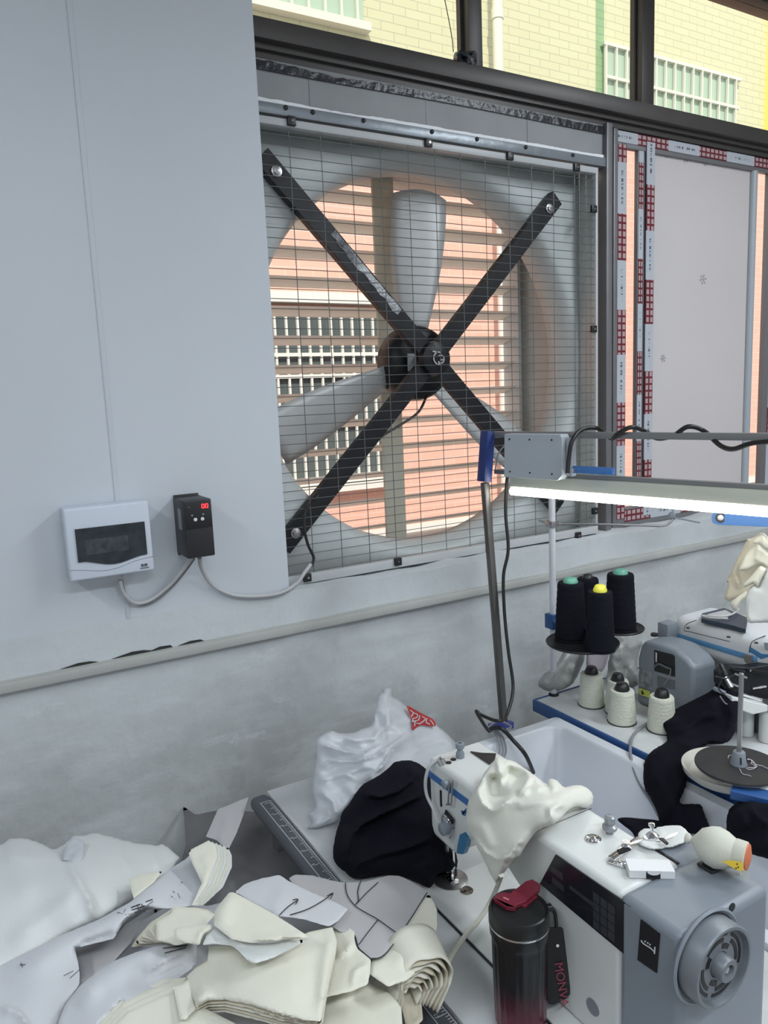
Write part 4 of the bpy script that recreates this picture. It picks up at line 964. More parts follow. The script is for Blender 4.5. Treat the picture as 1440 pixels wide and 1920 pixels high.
MB().tube([atD(1034, 1702, dT), atD(1041, 1715, dT), atD(1043, 1745, dT)], .003, 8).build('strap_loop', LIDM, tm)
sd = [atD(*q, dT - .004) for q in ((1026, 1745), (1030, 1741), (1056, 1741), (1061, 1750), (1061, 1778), (1066, 1822), (1069, 1852), (1069, 1864), (1064, 1872), (1040, 1884), (1030, 1884), (1026, 1878))]
nrm = Vector(R @ np.array([0, 0, 1.])) * .005
sp_ = MB().prism(sd, None, nrm).build('wrist_strap', mat('strap_black', (.013, .013, .014), .6), tm, smooth=0, bev=.001)
a_, b_, c_ = atD(1050, 1812, dT - .0045), atD(1060, 1876, dT - .0045), atD(1068, 1812, dT - .0045)
ex = (b_ - a_).normalized(); nz = -nrm.normalized(); ey = nz.cross(ex).normalized(); ex = ey.cross(nz)
text('MONVA', .0195, a_.lerp(b_, .5) - nrm * .08 + Vector((-.003, 0, 0)), Matrix((ex, ey, nz)).transposed(), mat('strap_print', (.30, .05, .075), .5), sp_, 'strap_lettering', .0002)
MB().lathe([(.003, 0), (.0025, .002)], atD(1045, 1772, dT - .004), -nrm, 12).build('rivet', CHROME, sp_)

# ================================================================== small things on the machine head
bx_ = [at(*q, Z=ZT + .0135) for q in ((1172, 1609), (1255, 1612), (1266, 1634), (1180, 1632))]
wb = MB().prism(bx_, None, (0, 0, -.0125)).build('carton', mat('white_carton', (.78, .79, .8), .5), smooth=0, bev=.0006)
e = empty('paper_box', (bx_[0] + bx_[2]) / 2 - Vector((0, 0, .0135)), 'small white cardboard box with a half round thumb notch on the machine head', 'box')
wb.parent = e; wb.matrix_parent_inverse = e.matrix_world.inverted()
fr = (bx_[2] - bx_[3]); fn = Vector((fr.y, -fr.x, 0)).normalized() * .0004
q0 = bx_[3] + fr * .37 + fn; q1 = bx_[3] + fr * .68 + fn
MB().prism([q0 + Vector((0, 0, -.0005)), q0 + Vector((0, 0, -.012)), q1 + Vector((0, 0, -.012)), q1 + Vector((0, 0, -.0005))], None, fn * .5).build('dark_slot', BLACKP, e, smooth=0)
tcn = bx_[3] + fr * .54 + fn * 2 + Vector((0, 0, -.0005))
MB().prism([tcn + fr.normalized() * (.010 * math.cos(a)) + Vector((0, 0, -.006 * math.sin(a))) for a in np.linspace(0, math.pi, 12)], None, fn * .5).build('notch_tab', mat('white_tab', (.78, .79, .8), .5), e, smooth=0)
# spare presser feet
pf = empty('presser_attachment', at(1165, 1605, Z=ZT), 'chrome presser foot attachment lying beside the small white box', 'presser foot')
z_ = ZT + .006
def zp(px, py, h): return at(px, py, Z=ZT + h)
MB().bar(zp(1145, 1610, .006), zp(1200, 1572, .010), .011, .004, bev=.0008).build('shank', CHROME, pf)
MB().bar(zp(1142, 1612, .003), zp(1172, 1622, .003), .014, .003, bev=.0008).build('foot_plate', CHROME, pf)
MB().lathe([(.006, 0), (.006, .004), (.0035, .005), (.0035, .009)], zp(1162, 1620, .003), (.2, -.2, 1), 16).build('screw', CHROME, pf)
MB().lathe([(.007, 0), (.008, .002), (.003, .005), (.006, .008), (.006, .010)], zp(1174, 1589, .010), (0, 0, 1), 16).build('thumb_nut', CHROME, pf)
MB().bar(zp(1160, 1598, .010), zp(1180, 1590, .013), .010, .002).build('clip_plate', BLACK, pf)
pf = empty('presser_attachment', zp(1222, 1572, 0), 'chrome knobbed presser foot attachment behind the other, beside the white scrap', 'presser foot')
MB().lathe([(.007, 0), (.0105, .004), (.0105, .010), (.007, .014), (.003, .016), (.003, .024), (.005, .026), (.005, .030), (.002, .031)], zp(1224, 1578, .001), (0, .1, 1), 20).build('knob', CHROME, pf)
MB().bar(zp(1207, 1570, .010), zp(1238, 1574, .008), .010, .002).build('plate', CHROME, pf)
sc_ = empty('thread_snips', zp(1255, 1572, .01), 'pointed steel blade with a dark grip lying on the white scrap', 'snips')
MB().prism([zp(*q, .020) for q in ((1248, 1574), (1254, 1567), (1272, 1561), (1266, 1568))], None, (0, 0, .001)).build('blade', CHROME, sc_, smooth=0)
MB().prism([zp(*q, .014) for q in ((1236, 1574), (1244, 1574), (1253, 1583), (1250, 1585))], None, (0, 0, .003)).build('grip', BLACKP, sc_, smooth=0)
tag(relief('cloth_scrap', WHF2, [(1195, 1575), (1197, 1560), (1210, 1552), (1228, 1553), (1234, 1549), (1262, 1546), (1280, 1549), (1292, 1562), (1290, 1578), (1262, 1590), (1225, 1594), (1200, 1586)], [(1195, 1575, ZT + .002), (1290, 1575, ZT + .002), (1240, 1590, ZT + .002), (1240, 1550, ZT - .01)], [([(1210, 1560), (1235, 1572), (1262, 1580)], 5, -.006, 'r'), ([(1232, 1552), (1245, 1566)], 4, .006, 'f')], T=.014, Tb=.004, E=12, step=3), 'white cloth scrap at the back of the machine head', 'cloth scrap')
# round pincushion
pc = empty('pincushion', zp(1345, 1600, 0), 'round cream pincushion with an orange end and yellow tag on the grey cover', 'pincushion')
A_ = at(1284, 1570, Z=ZT + .034); B_ = at(1403, 1608, Z=ZT + .034); ax = B_ - A_; L = ax.length; k = depth(A_) / F
PCM = mat('pincushion_cream', (.60, .60, .52), .8, bump=.1, bscale=200)
MB().lathe([(3 * k, 0), (9 * k, .01 * L), (10 * k, .06 * L), (5 * k, .11 * L), (9 * k, .15 * L), (26 * k, .26 * L), (34 * k, .40 * L), (37 * k, .52 * L), (33 * k, .66 * L), (27 * k, .76 * L), (25 * k, .80 * L)], A_, ax, 40).build('body', PCM, pc)
MB().lathe([(25.5 * k, .79 * L), (26.5 * k, .81 * L), (26 * k, .965 * L), (24 * k, .98 * L)], A_, ax, 40).build('cuff', PCM, pc)
MB().lathe([(24 * k, .975 * L), (23 * k, 1.0 * L), (12 * k, 1.03 * L), (1 * k, 1.04 * L)], A_, ax, 32).build('orange_end', mat('orange_felt', (.62, .18, .08), .6), pc)
dd0 = depth(B_) - .02
tg_ = MB().prism([atD(*q, dd0) for q in ((1353, 1615), (1372, 1613), (1393, 1617), (1394, 1634), (1380, 1631), (1366, 1622))], None, Vector(_n(np.array(ray((1380, 1620))))) * .003).build('yellow_tag', mat('tag_yellow', (.75, .53, .05), .5), pc, smooth=0)
for q in ((1382, 1620), (1384, 1626), (1380, 1628)): MB().lathe([(.0012, 0), (.001, .0006)], atD(*q, dd0 - .0002), -Vector(_n(np.array(ray(q)))), 8).build('tag_dot', BLACKP, tg_)
for k_, (a, b) in enumerate((((1386, 1632), (1388, 1641)), ((1392, 1632), (1398, 1645)), ((1394, 1630), (1404, 1646)))):
    MB().tube([atD(*a, dd0), atD((a[0] + b[0]) / 2 + 1, (a[1] + b[1]) / 2, dd0), atD(*b, dd0)], .0007, 6).build('tag_string', mat('string_cream', (.6, .55, .4), .8), pc)

# ================================================================== machine on the far table
m2 = empty('coverstitch_machine', (1.95, -.65, TZ), 'white coverstitch machine with a blue stripe and grey motor cover on the blue edged table', 'sewing machine')
def cov(pts, X): return [onX(*q, X) for q in cp(3.13, 980, 1100, pts)]
A = cov([(668, 700), (672, 420), (690, 345), (712, 318), (800, 335), (890, 368), (965, 430), (1003, 478), (1003, 780), (735, 780)], 1.80)
for v in A: v.z = max(v.z, TZ + .002)
ch = MB().prism(A, None, (.105, 0, 0)).build('motor_cover', MGREY, m2, smooth=35); q = ch.modifiers.new('bevel', 'BEVEL'); q.width = .012; q.segments = 3; q.limit_method = 'ANGLE'; q.angle_limit = math.radians(28)
X_ = 1.7975
MB().prism(cov([(772, 372), (880, 400), (890, 412), (892, 528), (772, 494)], X_), None, (.0035, 0, 0)).build('cover_opening', BLACKP, ch, smooth=0)
MB().cyl(cov([(786, 385)], X_ - .002)[0], cov([(786, 440)], X_ - .002)[0], .004, 10).build('shaft', CHROME, ch)
MB().tube(cov([(775, 470), (800, 455), (845, 475), (865, 480)], X_ - .004), .0035, 8).build('inner_belt', MGREYD, ch)
MB().tube(cov([(868, 478), (866, 510), (850, 545), (830, 575)], X_ - .006), .0012, 6).build('stray_thread', mat('stray_thread', (.3, .3, .32), .8), ch)
MB().prism(cov([(685, 478), (755, 500), (757, 605), (685, 590)], X_), None, (.0035, 0, 0)).build('side_vent', mat('vent_grey', (.13, .14, .16), .35, col2=(.3, .32, .34), var=.3, vscale=60), ch, smooth=0)
MB().prism(cov([(790, 525), (890, 552), (890, 600), (790, 585)], X_), None, (.0035, 0, 0)).build('louvre', mat('louvre_grey', (.12, .13, .15), .5), ch, smooth=0)
lb = MB().prism(cov([(682, 594), (745, 615), (747, 655), (683, 632)], X_ - .001), None, (.002, 0, 0)).build('yellow_label', mat('label_yellow', (.55, .6, .12), .5), ch, smooth=0)
MB().prism(cov([(695, 618), (703, 605), (707, 622), (716, 630), (700, 634)], X_ - .0015), None, (.001, 0, 0)).build('warning_mark', BLACKP, lb, smooth=0)
p = at(1227, 1192, Z=.975); MB().lathe([(.012, 0), (.011, .008), (.003, .010)], p, (0, 0, 1), 12).build('cap', BLACKP, ch)
p = at(1250, 1178, X=1.90); MB().box(p.x - .02, p.x + .03, p.y - .02, p.y + .02, p.z - .03, p.z + .02, .004).build('rear_bracket', MGREY, m2)
# head
hd = MB().box(1.95, 2.14, -1.05, -.545, .90, 1.02, .034, 5)
hd = hd.build('head', mat('head_white', (.68, .71, .74), .28), m2)
hd.rotation_euler = (0, 0, 0)
MB().box(1.947, 1.952, -.846, -.548, .946, .962, .0015).build('blue_stripe', mat('stripe_sky_blue', (.11, .30, .55), .35), m2)
MB().prism([onX(*q, 1.949) for q in ((1405, 1222), (1427, 1236), (1440, 1232), (1460, 1240), (1460, 1228), (1428, 1226), (1405, 1212))], None, (.003, 0, 0)).build('blue_chevron', mat('stripe_sky_blue2', (.07, .22, .45), .35), m2, smooth=0)
lidp = MB().tube([at(*q, Z=1.0208) for q in ((1306, 1163), (1288, 1170), (1283, 1182), (1295, 1185), (1368, 1203))], .0012, 6).build('lid_seam', BLACKP, m2)
MB().tube([at(1435, 1192, Z=1.0208), at(1412, 1202, Z=1.0205), at(1407, 1212, Z=1.01), onX(1405, 1222, 1.949), onX(1406, 1240, 1.949)], .0012, 6).build('head_seam', BLACKP, m2)
for q in ((1290, 1178), (1366, 1195), (1418, 1206)): MB().lathe([(.006, 0), (.005, .003)], at(*q, Z=1.021), (0, 0, 1), 12).build('screw', BLACKP, m2)
eb = MB().prism([onX(*q, 1.946) for q in ((1432, 1205), (1460, 1208), (1460, 1226), (1434, 1218))], None, (.003, 0, 0)).build('brand_badge', mat('badge_grey', (.3, .33, .37), .4), m2, smooth=0)
# under the head: column, needle block, looper housing
sil([(-.56, .93), (-.66, .93), (-.69, .80), (-.69, TZ), (-.55, TZ)], 1.96, 2.12, .01, 'column', MACHW, m2)
MB().box(1.945, 2.10, -.96, -.80, .885, .93, .01).build('needle_head', MACHW, m2)
MB().prism([onX(*q, 1.94) for q in ((1393, 1228), (1408, 1230), (1410, 1246), (1403, 1247), (1396, 1240))], None, (.01, 0, 0)).build('finger_hook', mat('hook_grey', (.18, .17, .16), .5), m2, smooth=0)
MB().box(1.94, 2.08, -.93, -.77, .84, .89, .01).build('dark_block', BLACK, m2)
MB().cyl((1.93, -.72, .86), (1.93, -.86, .85), .018, 16).build('thread_roller', STEEL, m2)
MB().box(1.93, 2.10, -1.0, -.74, TZ + .03, TZ + .075, .012).build('looper_housing', BLACKP, m2)
MB().box(1.92, 2.10, -.86, -.72, TZ + .055, TZ + .10, .014).build('cylinder_bed', MACHW, m2)
for k, q in enumerate(((1352, 1245, 1362, 1268), (1338, 1290, 1360, 1300), (1360, 1268, 1372, 1290), (1385, 1300, 1430, 1312), (1372, 1256, 1398, 1262), (1400, 1256, 1438, 1262))):
    MB().bar(atD(q[0], q[1], 2.12), atD(q[2], q[3], 2.10), .012, .010, bev=.002).build('linkage', (BLACK, MGREY, STEEL, CHROME, BLACK, BLACK)[k], m2)
for k, pts in enumerate(([(1345, 1252), (1352, 1275), (1347, 1290), (1360, 1305)], [(1350, 1305), (1362, 1320), (1380, 1318), (1392, 1308)], [(1340, 1268), (1360, 1272), (1376, 1266)])):
    MB().tube([atD(*q, 2.06) for q in pts], .002, 6).build('threading_wire', (CABLEB, CABLEG, CABLEB)[k], m2)
for pts, mm, nm in (([(1352, 1262), (1372, 1250), (1408, 1252), (1450, 1246), (1450, 1300), (1420, 1332), (1395, 1322), (1380, 1300), (1362, 1296), (1352, 1285)], BLACK, 'looper_cover'), ([(1372, 1306), (1396, 1312), (1418, 1318), (1440, 1322), (1440, 1334), (1412, 1340), (1384, 1330), (1372, 1318)], MACHW, 'front_plate')):
    MB().prism([atD(*q, 2.06 if nm == 'front_plate' else 2.12) for q in pts], None, Vector(R @ np.array([0, 0, .05]))).build(nm, mm, m2, smooth=0, bev=.003)
for k, (a, b) in enumerate((((1376, 1262), (1400, 1270)), ((1405, 1256), (1430, 1262)), ((1362, 1278), (1384, 1286)), ((1410, 1290), (1436, 1286)))):
    MB().bar(atD(*a, 2.115), atD(*b, 2.115), .010, .006, bev=.001).build('linkage_rod', (STEEL, CHROME)[k % 2], m2)
for (q, wpx, name) in (((1398, 1376), 14, 'white_post'), ((1437, 1388), 14, 'white_post')):
    b_ = at(q[0], q[1], Z=TZ + .002); b2 = at(q[0], 1325, D=depth(b_)); MB().cyl(b_, (b_.x, b_.y, b2.z), wpx * depth(b_) / F, 20).build(name, MACHW, m2)
    MB().cyl((b_.x, b_.y, b2.z), (b_.x, b_.y, b2.z + .02), wpx * 1.25 * depth(b_) / F, 20, wpx * 1.1 * depth(b_) / F).build('post_cap', STEEL, m2)
p = at(1419, 1372, Z=TZ + .002); MB().cyl(p, p + Vector((0, 0, .10)), .008, 12).build('grey_rod', MGREYD, m2)
# slim dark tablet and paper scraps on top
tb_ = MB().prism([at(*q, Z=1.035) for q in ((1315, 1160), (1316, 1150), (1358, 1140), (1402, 1158), (1398, 1180), (1372, 1172))], None, (0, 0, -.012)).build('dark_board', mat('dark_blue_board', (.03, .045, .07), .4), smooth=0)
tag(tb_, 'flat dark blue board lying on the rear of the coverstitch machine', 'board')
pr_ = MB().prism([at(*q, Z=1.036) for q in ((1326, 1152), (1360, 1144), (1375, 1152), (1358, 1161))], None, (0, 0, .001)).build('paper_slip', PAPER, smooth=0); tag(pr_, 'small grey paper slip on the dark blue board', 'paper')

# ================================================================== near thread stand (tray over the tub)
zd = .86
tcn = at(1385, 1436, Z=zd)
ns = empty('thread_stand', tcn, 'thread stand with an empty black tray and steel rod above the tub', 'thread stand')
kd = depth(tcn) / F
rr = 76 * kd
MB().lathe([(rr, 0), (rr + .001, .002), (rr, .0045), (.02, .0048)], tcn, (0, 0, 1), 56).build('tray', mat('tray_black', (.022, .022, .024), .5, var=.2, vscale=30), ns)
MB().lathe([(rr * .99, -.004), (rr * 1.01, -.001), (rr * .99, 0)], tcn, (0, 0, 1), 56).build('tray_rim', STEEL, ns)
MB().lathe([(.019, .0048), (.018, .010), (.0135, .034), (.0125, .036)], tcn, (0, 0, 1), 32).build('hub', MGREY, ns)
hubt = tcn + Vector((0, 0, .034))
MB().lathe([(.0055, 0), (.0055, hgt(tcn, 1281) - hubt.z), (.004, hgt(tcn, 1281) - hubt.z + .001)], hubt, (0, 0, 1), 16).build('rod', STEEL, ns)
for a in (1.2, 4.0, 5.2):
    v = Vector((math.cos(a), math.sin(a), 0)); MB().bar(tcn + v * .0178 + Vector((0, 0, .012)), tcn + v * .0150 + Vector((0, 0, .028)), .003, .002).build('hub_slot', BLACKP, ns)
for k in range(6):
    rs = random.Random(k); M_ = MB(); a = rs.random() * 2 - 2.4; pts = []
    for j in range(7):
        r = .026 + .012 * rs.random() + (.028 if k < 2 else 0) * (j / 6 if k == 0 else 1 - j / 6); pts.append(tcn + Vector((r * math.cos(a), r * math.sin(a), .006 + .003 * rs.random()))); a += .28 + .1 * rs.random() - (.5 if k < 2 else 0) * .8
    M_.tube(pts, .0009, 5); M_.build('thread_snarl', mat('snarl_grey', (.45, .45, .47), .8), ns)
p1_ = at(1372, 1482, Z=zd - .02); p2_ = at(1470, 1505, Z=zd - .02)
MB().bar(p1_, p2_, .045, .02, bev=.002).build('blue_arm', BLUE, ns)
c2 = at(1362, 1458, Z=zd - .07)
bp_ = MB().lathe([(.01, 0), (.085, .002), (.10, .014), (.104, .03), (.099, .03), (.084, .008), (.01, .006)], c2, (0, 0, 1), 48).build('round_tray', mat('cream_tray', (.55, .54, .48), .4), None)
tag(bp_, 'shallow cream tray under the black thread tray', 'tray')
# blue lamp arm at the right edge
ba = empty('blue_arm', at(1400, 970, D=1.9), 'flat blue steel arm with a round bolt, right under the lit tube', 'steel arm')
MB().prism([atD(*q, 1.9 - .1 * (q[0] - 1335) / 105) for q in ((1339, 960), (1334, 968), (1336, 980), (1346, 984), (1520, 991), (1520, 965), (1440, 961), (1344, 958))], None, Vector(_n(np.array(ray((1400, 970))))) * .02).build('bar', BLUEL, ba, smooth=0, bev=.001)
MB().lathe([(.0125, 0), (.0125, .002)], atD(1351, 971, 1.882), -Vector(_n(np.array(ray((1351, 971))))), 24).build('washer', BLACKP, ba)
MB().lathe([(.0075, 0), (.007, .003)], atD(1351, 971, 1.880), -Vector(_n(np.array(ray((1351, 971))))), 20).build('bolt', CHROME, ba)
# ================================================================== low bench under the fabric
bn = empty('cutting_bench', (-.05, -1.1, 0), 'low wooden bench buried under the heap of cut fabric', 'bench')
MB().box(-.75, .50, -1.95, -.66, .585, .61, .002).build('bench_top', mat('bench_wood', (.25, .2, .15), .7, var=.2), bn)
for x, y in ((-.7, -.7), (.44, -.7), (-.7, -1.9), (.44, -1.9)): MB().box(x - .025, x + .025, y - .025, y + .025, 0, .585).build('leg', mat('bench_leg', (.2, .16, .12), .7), bn, smooth=0)
C8 = lambda L: cp(1.6364, 0, 1460, L)
C6 = lambda L: cp(3.1304, 440, 1260, L)
C5 = lambda L: cp(3.1304, 980, 1100, L)
C4 = lambda L: cp(5.1429, 860, 1340, L)
C7 = lambda L: cp(2.1818, 780, 1360, L)
def ST(f, L): return [(f(a[0]),) + tuple(a[1:]) for a in L]

# plastic shopping bag
bagA = [(590, 1545, TZ + .004), (650, 1600, TZ + .004), (725, 1290, -.42, 'Y'), (600, 1390, -.48, 'Y'), (850, 1400, -.44, 'Y'), (700, 1450, -.60, 'Y'), (800, 1480, -.62, 'Y'), (640, 1420, -.5, 'Y')]
bag = relief('plastic_bag', BAG, C6([(870, 118), (868, 100), (895, 90), (922, 97), (927, 145), (965, 162), (1010, 200), (1060, 225), (1110, 250), (1165, 275), (1185, 310), (1240, 355), (1300, 415), (1325, 455), (1300, 490), (1200, 520), (1120, 575), (1040, 600), (900, 680), (780, 720), (720, 740), (660, 800), (625, 850), (590, 880), (520, 905), (470, 920), (415, 920), (450, 885), (430, 830), (470, 790), (455, 700), (462, 600), (478, 500), (478, 405), (510, 370), (565, 343), (610, 355), (680, 358), (740, 335), (805, 305), (822, 225), (845, 135)]),
    bagA, ST(C6, [([(480, 420), (560, 440), (650, 470), (760, 480), (880, 420)], 7, .035, 'f'), ([(490, 560), (560, 520), (700, 530), (830, 490), (960, 400), (1040, 340)], 8, .03, 'f'), ([(570, 345), (700, 400), (820, 390), (900, 300), (900, 200)], 6, .02, 'r'), ([(720, 660), (850, 570), (940, 440), (1040, 370)], 7, .035, 'f'), ([(640, 590), (760, 560), (860, 560)], 6, .016, 'r'), ([(830, 230), (870, 330), (885, 430)], 6, -.02, 'r'), ([(1000, 500), (1120, 430), (1240, 400), (1300, 430)], 7, .018, 'r'), ([(500, 700), (580, 760), (600, 860)], 6, .02, 'r'), ([(480, 640), (560, 620), (640, 600), (720, 640)], 5, .012, 'r'), ([(540, 800), (560, 860), (500, 900)], 5, .015, 'f'), ([(1040, 250), (1010, 330), (1060, 400)], 6, .02, 'f')]),
    T=.045, Tb=.04, E=22, step=2.5, noise=.004, nsc=9, smit=2)
tag(bag, 'crumpled white plastic shopping bag with red print on the near table', 'plastic bag')
# red printed characters on the bag
PRF = tps(anc(bagA))
def on_relief(px, py, off): return atD(px, py, float(PRF([(px, py)])[0]) - off)
M_ = MB()
rp = relief('red_print', RED, C6([(1012, 198), (1060, 222), (1112, 250), (1165, 278), (1180, 315), (1140, 318), (1105, 312), (1075, 320), (1045, 342), (1040, 300), (1025, 245)]), [(a[0], a[1], float(PRF([(a[0], a[1])])[0]) - .058, 'D') for a in bagA], T=.004, Tb=.004, E=6, step=3, parent=bag, noise=.001, nsc=5)
rp['label'] = 'red printed characters on the gathered side of the bag'
M_ = MB()
for pl in ([(1030, 225), (1048, 240), (1036, 262)], [(1050, 240), (1072, 250), (1068, 268), (1046, 275), (1050, 295)], [(1085, 255), (1080, 280), (1060, 290), (1056, 318)], [(1100, 262), (1118, 275), (1104, 292), (1090, 300)], [(1128, 272), (1124, 296), (1144, 306)], [(1146, 282), (1160, 298), (1168, 312)], [(1066, 300), (1090, 305)], [(1040, 290), (1058, 286)]):
    M_.tube([on_relief(*C6([q])[0], .0665) for q in pl], .0016, 5)
M_.build('white_strokes', BAG, rp)

# black bundle
tag(relief('black_garment', BLKF, C6([(575, 1090), (576, 1020), (592, 940), (612, 880), (625, 825), (665, 775), (710, 705), (760, 650), (850, 600), (900, 560), (940, 524), (985, 517), (1030, 515), (1080, 532), (1120, 562), (1150, 600), (1162, 700), (1175, 790), (1185, 850), (1215, 900), (1262, 1000), (1300, 1050), (1312, 1140), (1260, 1180), (1200, 1190), (1175, 1235), (1140, 1272), (1060, 1235), (980, 1205), (900, 1187), (820, 1200), (700, 1216), (650, 1180), (600, 1140)]),
    [(640, 1640, TZ + .005), (760, 1650, TZ + .003), (800, 1668, TZ + .003), (745, 1430, -.66, 'Y'), (640, 1530, -.66, 'Y'), (810, 1450, -.70, 'Y'), (720, 1540, -.74, 'Y'), (850, 1600, -.90, 'Y'), (830, 1540, -.86, 'Y')],
    ST(C6, [([(1160, 700), (1060, 740), (960, 790), (850, 840), (740, 900), (690, 960), (665, 1050), (660, 1150)], 14, .045, 'f'), ([(1080, 560), (1040, 640), (960, 700), (860, 735), (790, 725), (750, 700)], 11, .035, 'f'), ([(1170, 960), (1080, 1010), (960, 1050), (860, 1070), (740, 1120), (690, 1170)], 13, .03, 'f'), ([(1030, 540), (1050, 590), (1110, 610)], 8, .02, 'r'), ([(640, 900), (620, 990), (640, 1080)], 9, .02, 'r'), ([(900, 800), (1010, 860), (1140, 900)], 16, .015, 'r'), ([(1240, 1020), (1230, 1100), (1250, 1170)], 6, -.012, 'r'), ([(1000, 1150), (1100, 1120), (1220, 1110)], 9, .012, 'r')]),
    T=.07, Tb=.06, E=34, step=2.8, noise=.003, nsc=18), 'heaped black fabric garment on the near table beside the needle', 'garment')

# cream cloth over the arm
ccA = [(970, 1425, 1.07), (1110, 1490, ZT + .01), (1100, 1515, ZT), (1030, 1545, .745, 'X'), (1000, 1560, .74, 'X'), (880, 1520, .725, 'X'), (875, 1550, .72, 'X'), (930, 1620, .715, 'X'), (895, 1600, .72, 'X'), (960, 1580, .72, 'X'), (915, 1440, .78, 'X'), (890, 1470, .74, 'X')]
tag(relief('cream_cloth', mat('ivory_knit', (.73, .73, .66), .85, var=.03, vscale=4, bump=.1, bscale=250), C4([(370, 405), (430, 415), (540, 445), (630, 505), (700, 552), (780, 612), (845, 680), (850, 640), (870, 615), (905, 610), (960, 635), (1015, 690), (1090, 675), (1160, 670), (1230, 695), (1280, 735), (1305, 790), (1300, 850), (1262, 903), (1200, 905), (1130, 893), (1050, 940), (1000, 1000), (930, 1060), (850, 1090), (760, 1130), (700, 1200), (640, 1290), (590, 1370), (540, 1400), (480, 1480), (430, 1550), (395, 1600), (355, 1630), (310, 1560), (250, 1440), (190, 1320), (150, 1240), (120, 1160), (75, 1070), (65, 1000), (75, 900), (85, 840), (110, 780), (180, 680), (205, 640), (240, 560), (310, 470)]),
    ccA, ST(C4, [([(185, 650), (195, 760), (235, 860), (320, 925), (400, 880), (480, 820), (560, 770)], 13, .030, 'f'), ([(350, 560), (350, 700), (350, 820)], 17, -.050, 'r'), ([(450, 540), (540, 570), (600, 640)], 17, -.048, 'r'), ([(560, 780), (640, 690), (700, 580)], 5, .020, 'r'), ([(370, 410), (400, 560), (405, 740)], 5, .018, 'r'), ([(480, 840), (620, 860), (800, 830), (950, 810), (1050, 850)], 11, .020, 'r'), ([(600, 780), (680, 710), (840, 705)], 5, .02, 'f'), ([(1050, 860), (960, 880), (890, 920), (900, 1040)], 7, .018, 'r'), ([(400, 445), (620, 530), (840, 690)], 5, .015, 'r'),
        ([(130, 1150), (260, 1330), (380, 1390), (500, 1340), (610, 1210)], 8, .025, 'f'), ([(180, 1000), (260, 1180), (330, 1330)], 12, .014, 'r'), ([(640, 1220), (560, 1380), (440, 1400), (420, 1560)], 7, .014, 'f'), ([(850, 690), (880, 760), (1010, 750)], 7, -.014, 'r'), ([(560, 1250), (600, 1300), (520, 1390)], 9, -.02, 'r')]),
    T=.032, Tb=.012, E=18, step=2.4, noise=.0012, nsc=22, smit=6), 'cream cloth bundled over the arm of the near sewing machine', 'cloth')
tp_ = MB().tube([at(940, 1640, X=.70), at(925, 1680, Z=.81), at(900, 1722, Z=.79), at(872, 1755, Z=.785), at(845, 1795, Z=.79), at(838, 1815, Z=.79)], .0045, 6).build('cloth_tape', CREAM); tag(tp_, 'narrow cream tape trailing from the cloth to the fabric heap', 'tape')

# black cloth on the far table and in the tub
tag(relief('black_cloth', BLKF, C5([(800, 795), (850, 745), (920, 700), (1010, 655), (1110, 600), (1140, 570), (1200, 580), (1270, 640), (1290, 720), (1260, 800), (1250, 860), (1210, 915), (1150, 930), (1090, 932), (1060, 955), (1010, 1005), (972, 1060), (972, 1110), (960, 1180), (930, 1262), (990, 1268), (1040, 1272), (1062, 1300), (1100, 1400), (1110, 1450), (980, 1460), (860, 1450), (800, 1445), (790, 1350), (750, 1250), (712, 1190), (702, 1110), (705, 1040), (735, 980), (790, 935), (840, 905), (833, 850), (815, 820)]),
    C5([]) + [(1240, 1352, TZ + .03), (1340, 1290, .88), (1350, 1380, TZ + .05), (1300, 1400, TZ + .03), (1260, 1395, TZ + .01), (1215, 1420, 1.53, 'X'), (1280, 1430, 1.56, 'X'), (1230, 1480, 1.49, 'X'), (1280, 1480, 1.49, 'X'), (1240, 1540, 1.46, 'X'), (1320, 1550, 1.45, 'X')],
    ST(C5, [([(1250, 860), (1180, 905), (1080, 920), (960, 930), (850, 900)], 10, .03, 'f'), ([(820, 800), (920, 790), (1010, 750), (1090, 690), (1150, 650)], 10, .025, 'f'), ([(840, 850), (960, 830), (1060, 760), (1170, 740)], 9, .02, 'r'), ([(740, 1000), (830, 960), (950, 960), (1040, 950)], 10, .02, 'r'), ([(760, 1060), (800, 1150), (850, 1260), (900, 1300)], 12, .015, 'r'), ([(900, 1080), (880, 1200), (860, 1400)], 10, .012, 'r'), ([(1180, 640), (1240, 760), (1230, 860)], 10, .015, 'r')]),
    T=.035, Tb=.02, E=20, step=4, noise=.003, nsc=14), 'black cloth spilling from the far table into the white tub', 'cloth')
tag(relief('black_cloth', BLKF, C5([(1190, 1440), (1192, 1360), (1210, 1300), (1260, 1260), (1320, 1235), (1400, 1260), (1500, 1290), (1500, 1500), (1460, 1600), (1350, 1580), (1280, 1560), (1220, 1480)]),
    [(1360, 1560, 1.42, 'X'), (1430, 1500, 1.45, 'X'), (1440, 1600, 1.36, 'X')], ST(C5, [([(1230, 1300), (1290, 1340), (1300, 1440)], 12, .02, 'r'), ([(1330, 1260), (1360, 1340), (1440, 1400)], 12, .02, 'f')]), T=.04, Tb=.02, E=20, step=5, noise=.003, nsc=12), 'black cloth under the round tray at the right edge', 'cloth')
tag(relief('black_cloth', BLKF, C5([(556, 1366), (600, 1354), (700, 1362), (790, 1372), (850, 1400), (840, 1500), (700, 1520), (640, 1440), (590, 1400)]),
    [(1160, 1536, .66), (1240, 1545, .66), (1200, 1580, .66)], (), T=.025, Tb=.015, E=14, step=5, noise=.003, nsc=10), 'black cloth lying low inside the white tub behind the machine', 'cloth')
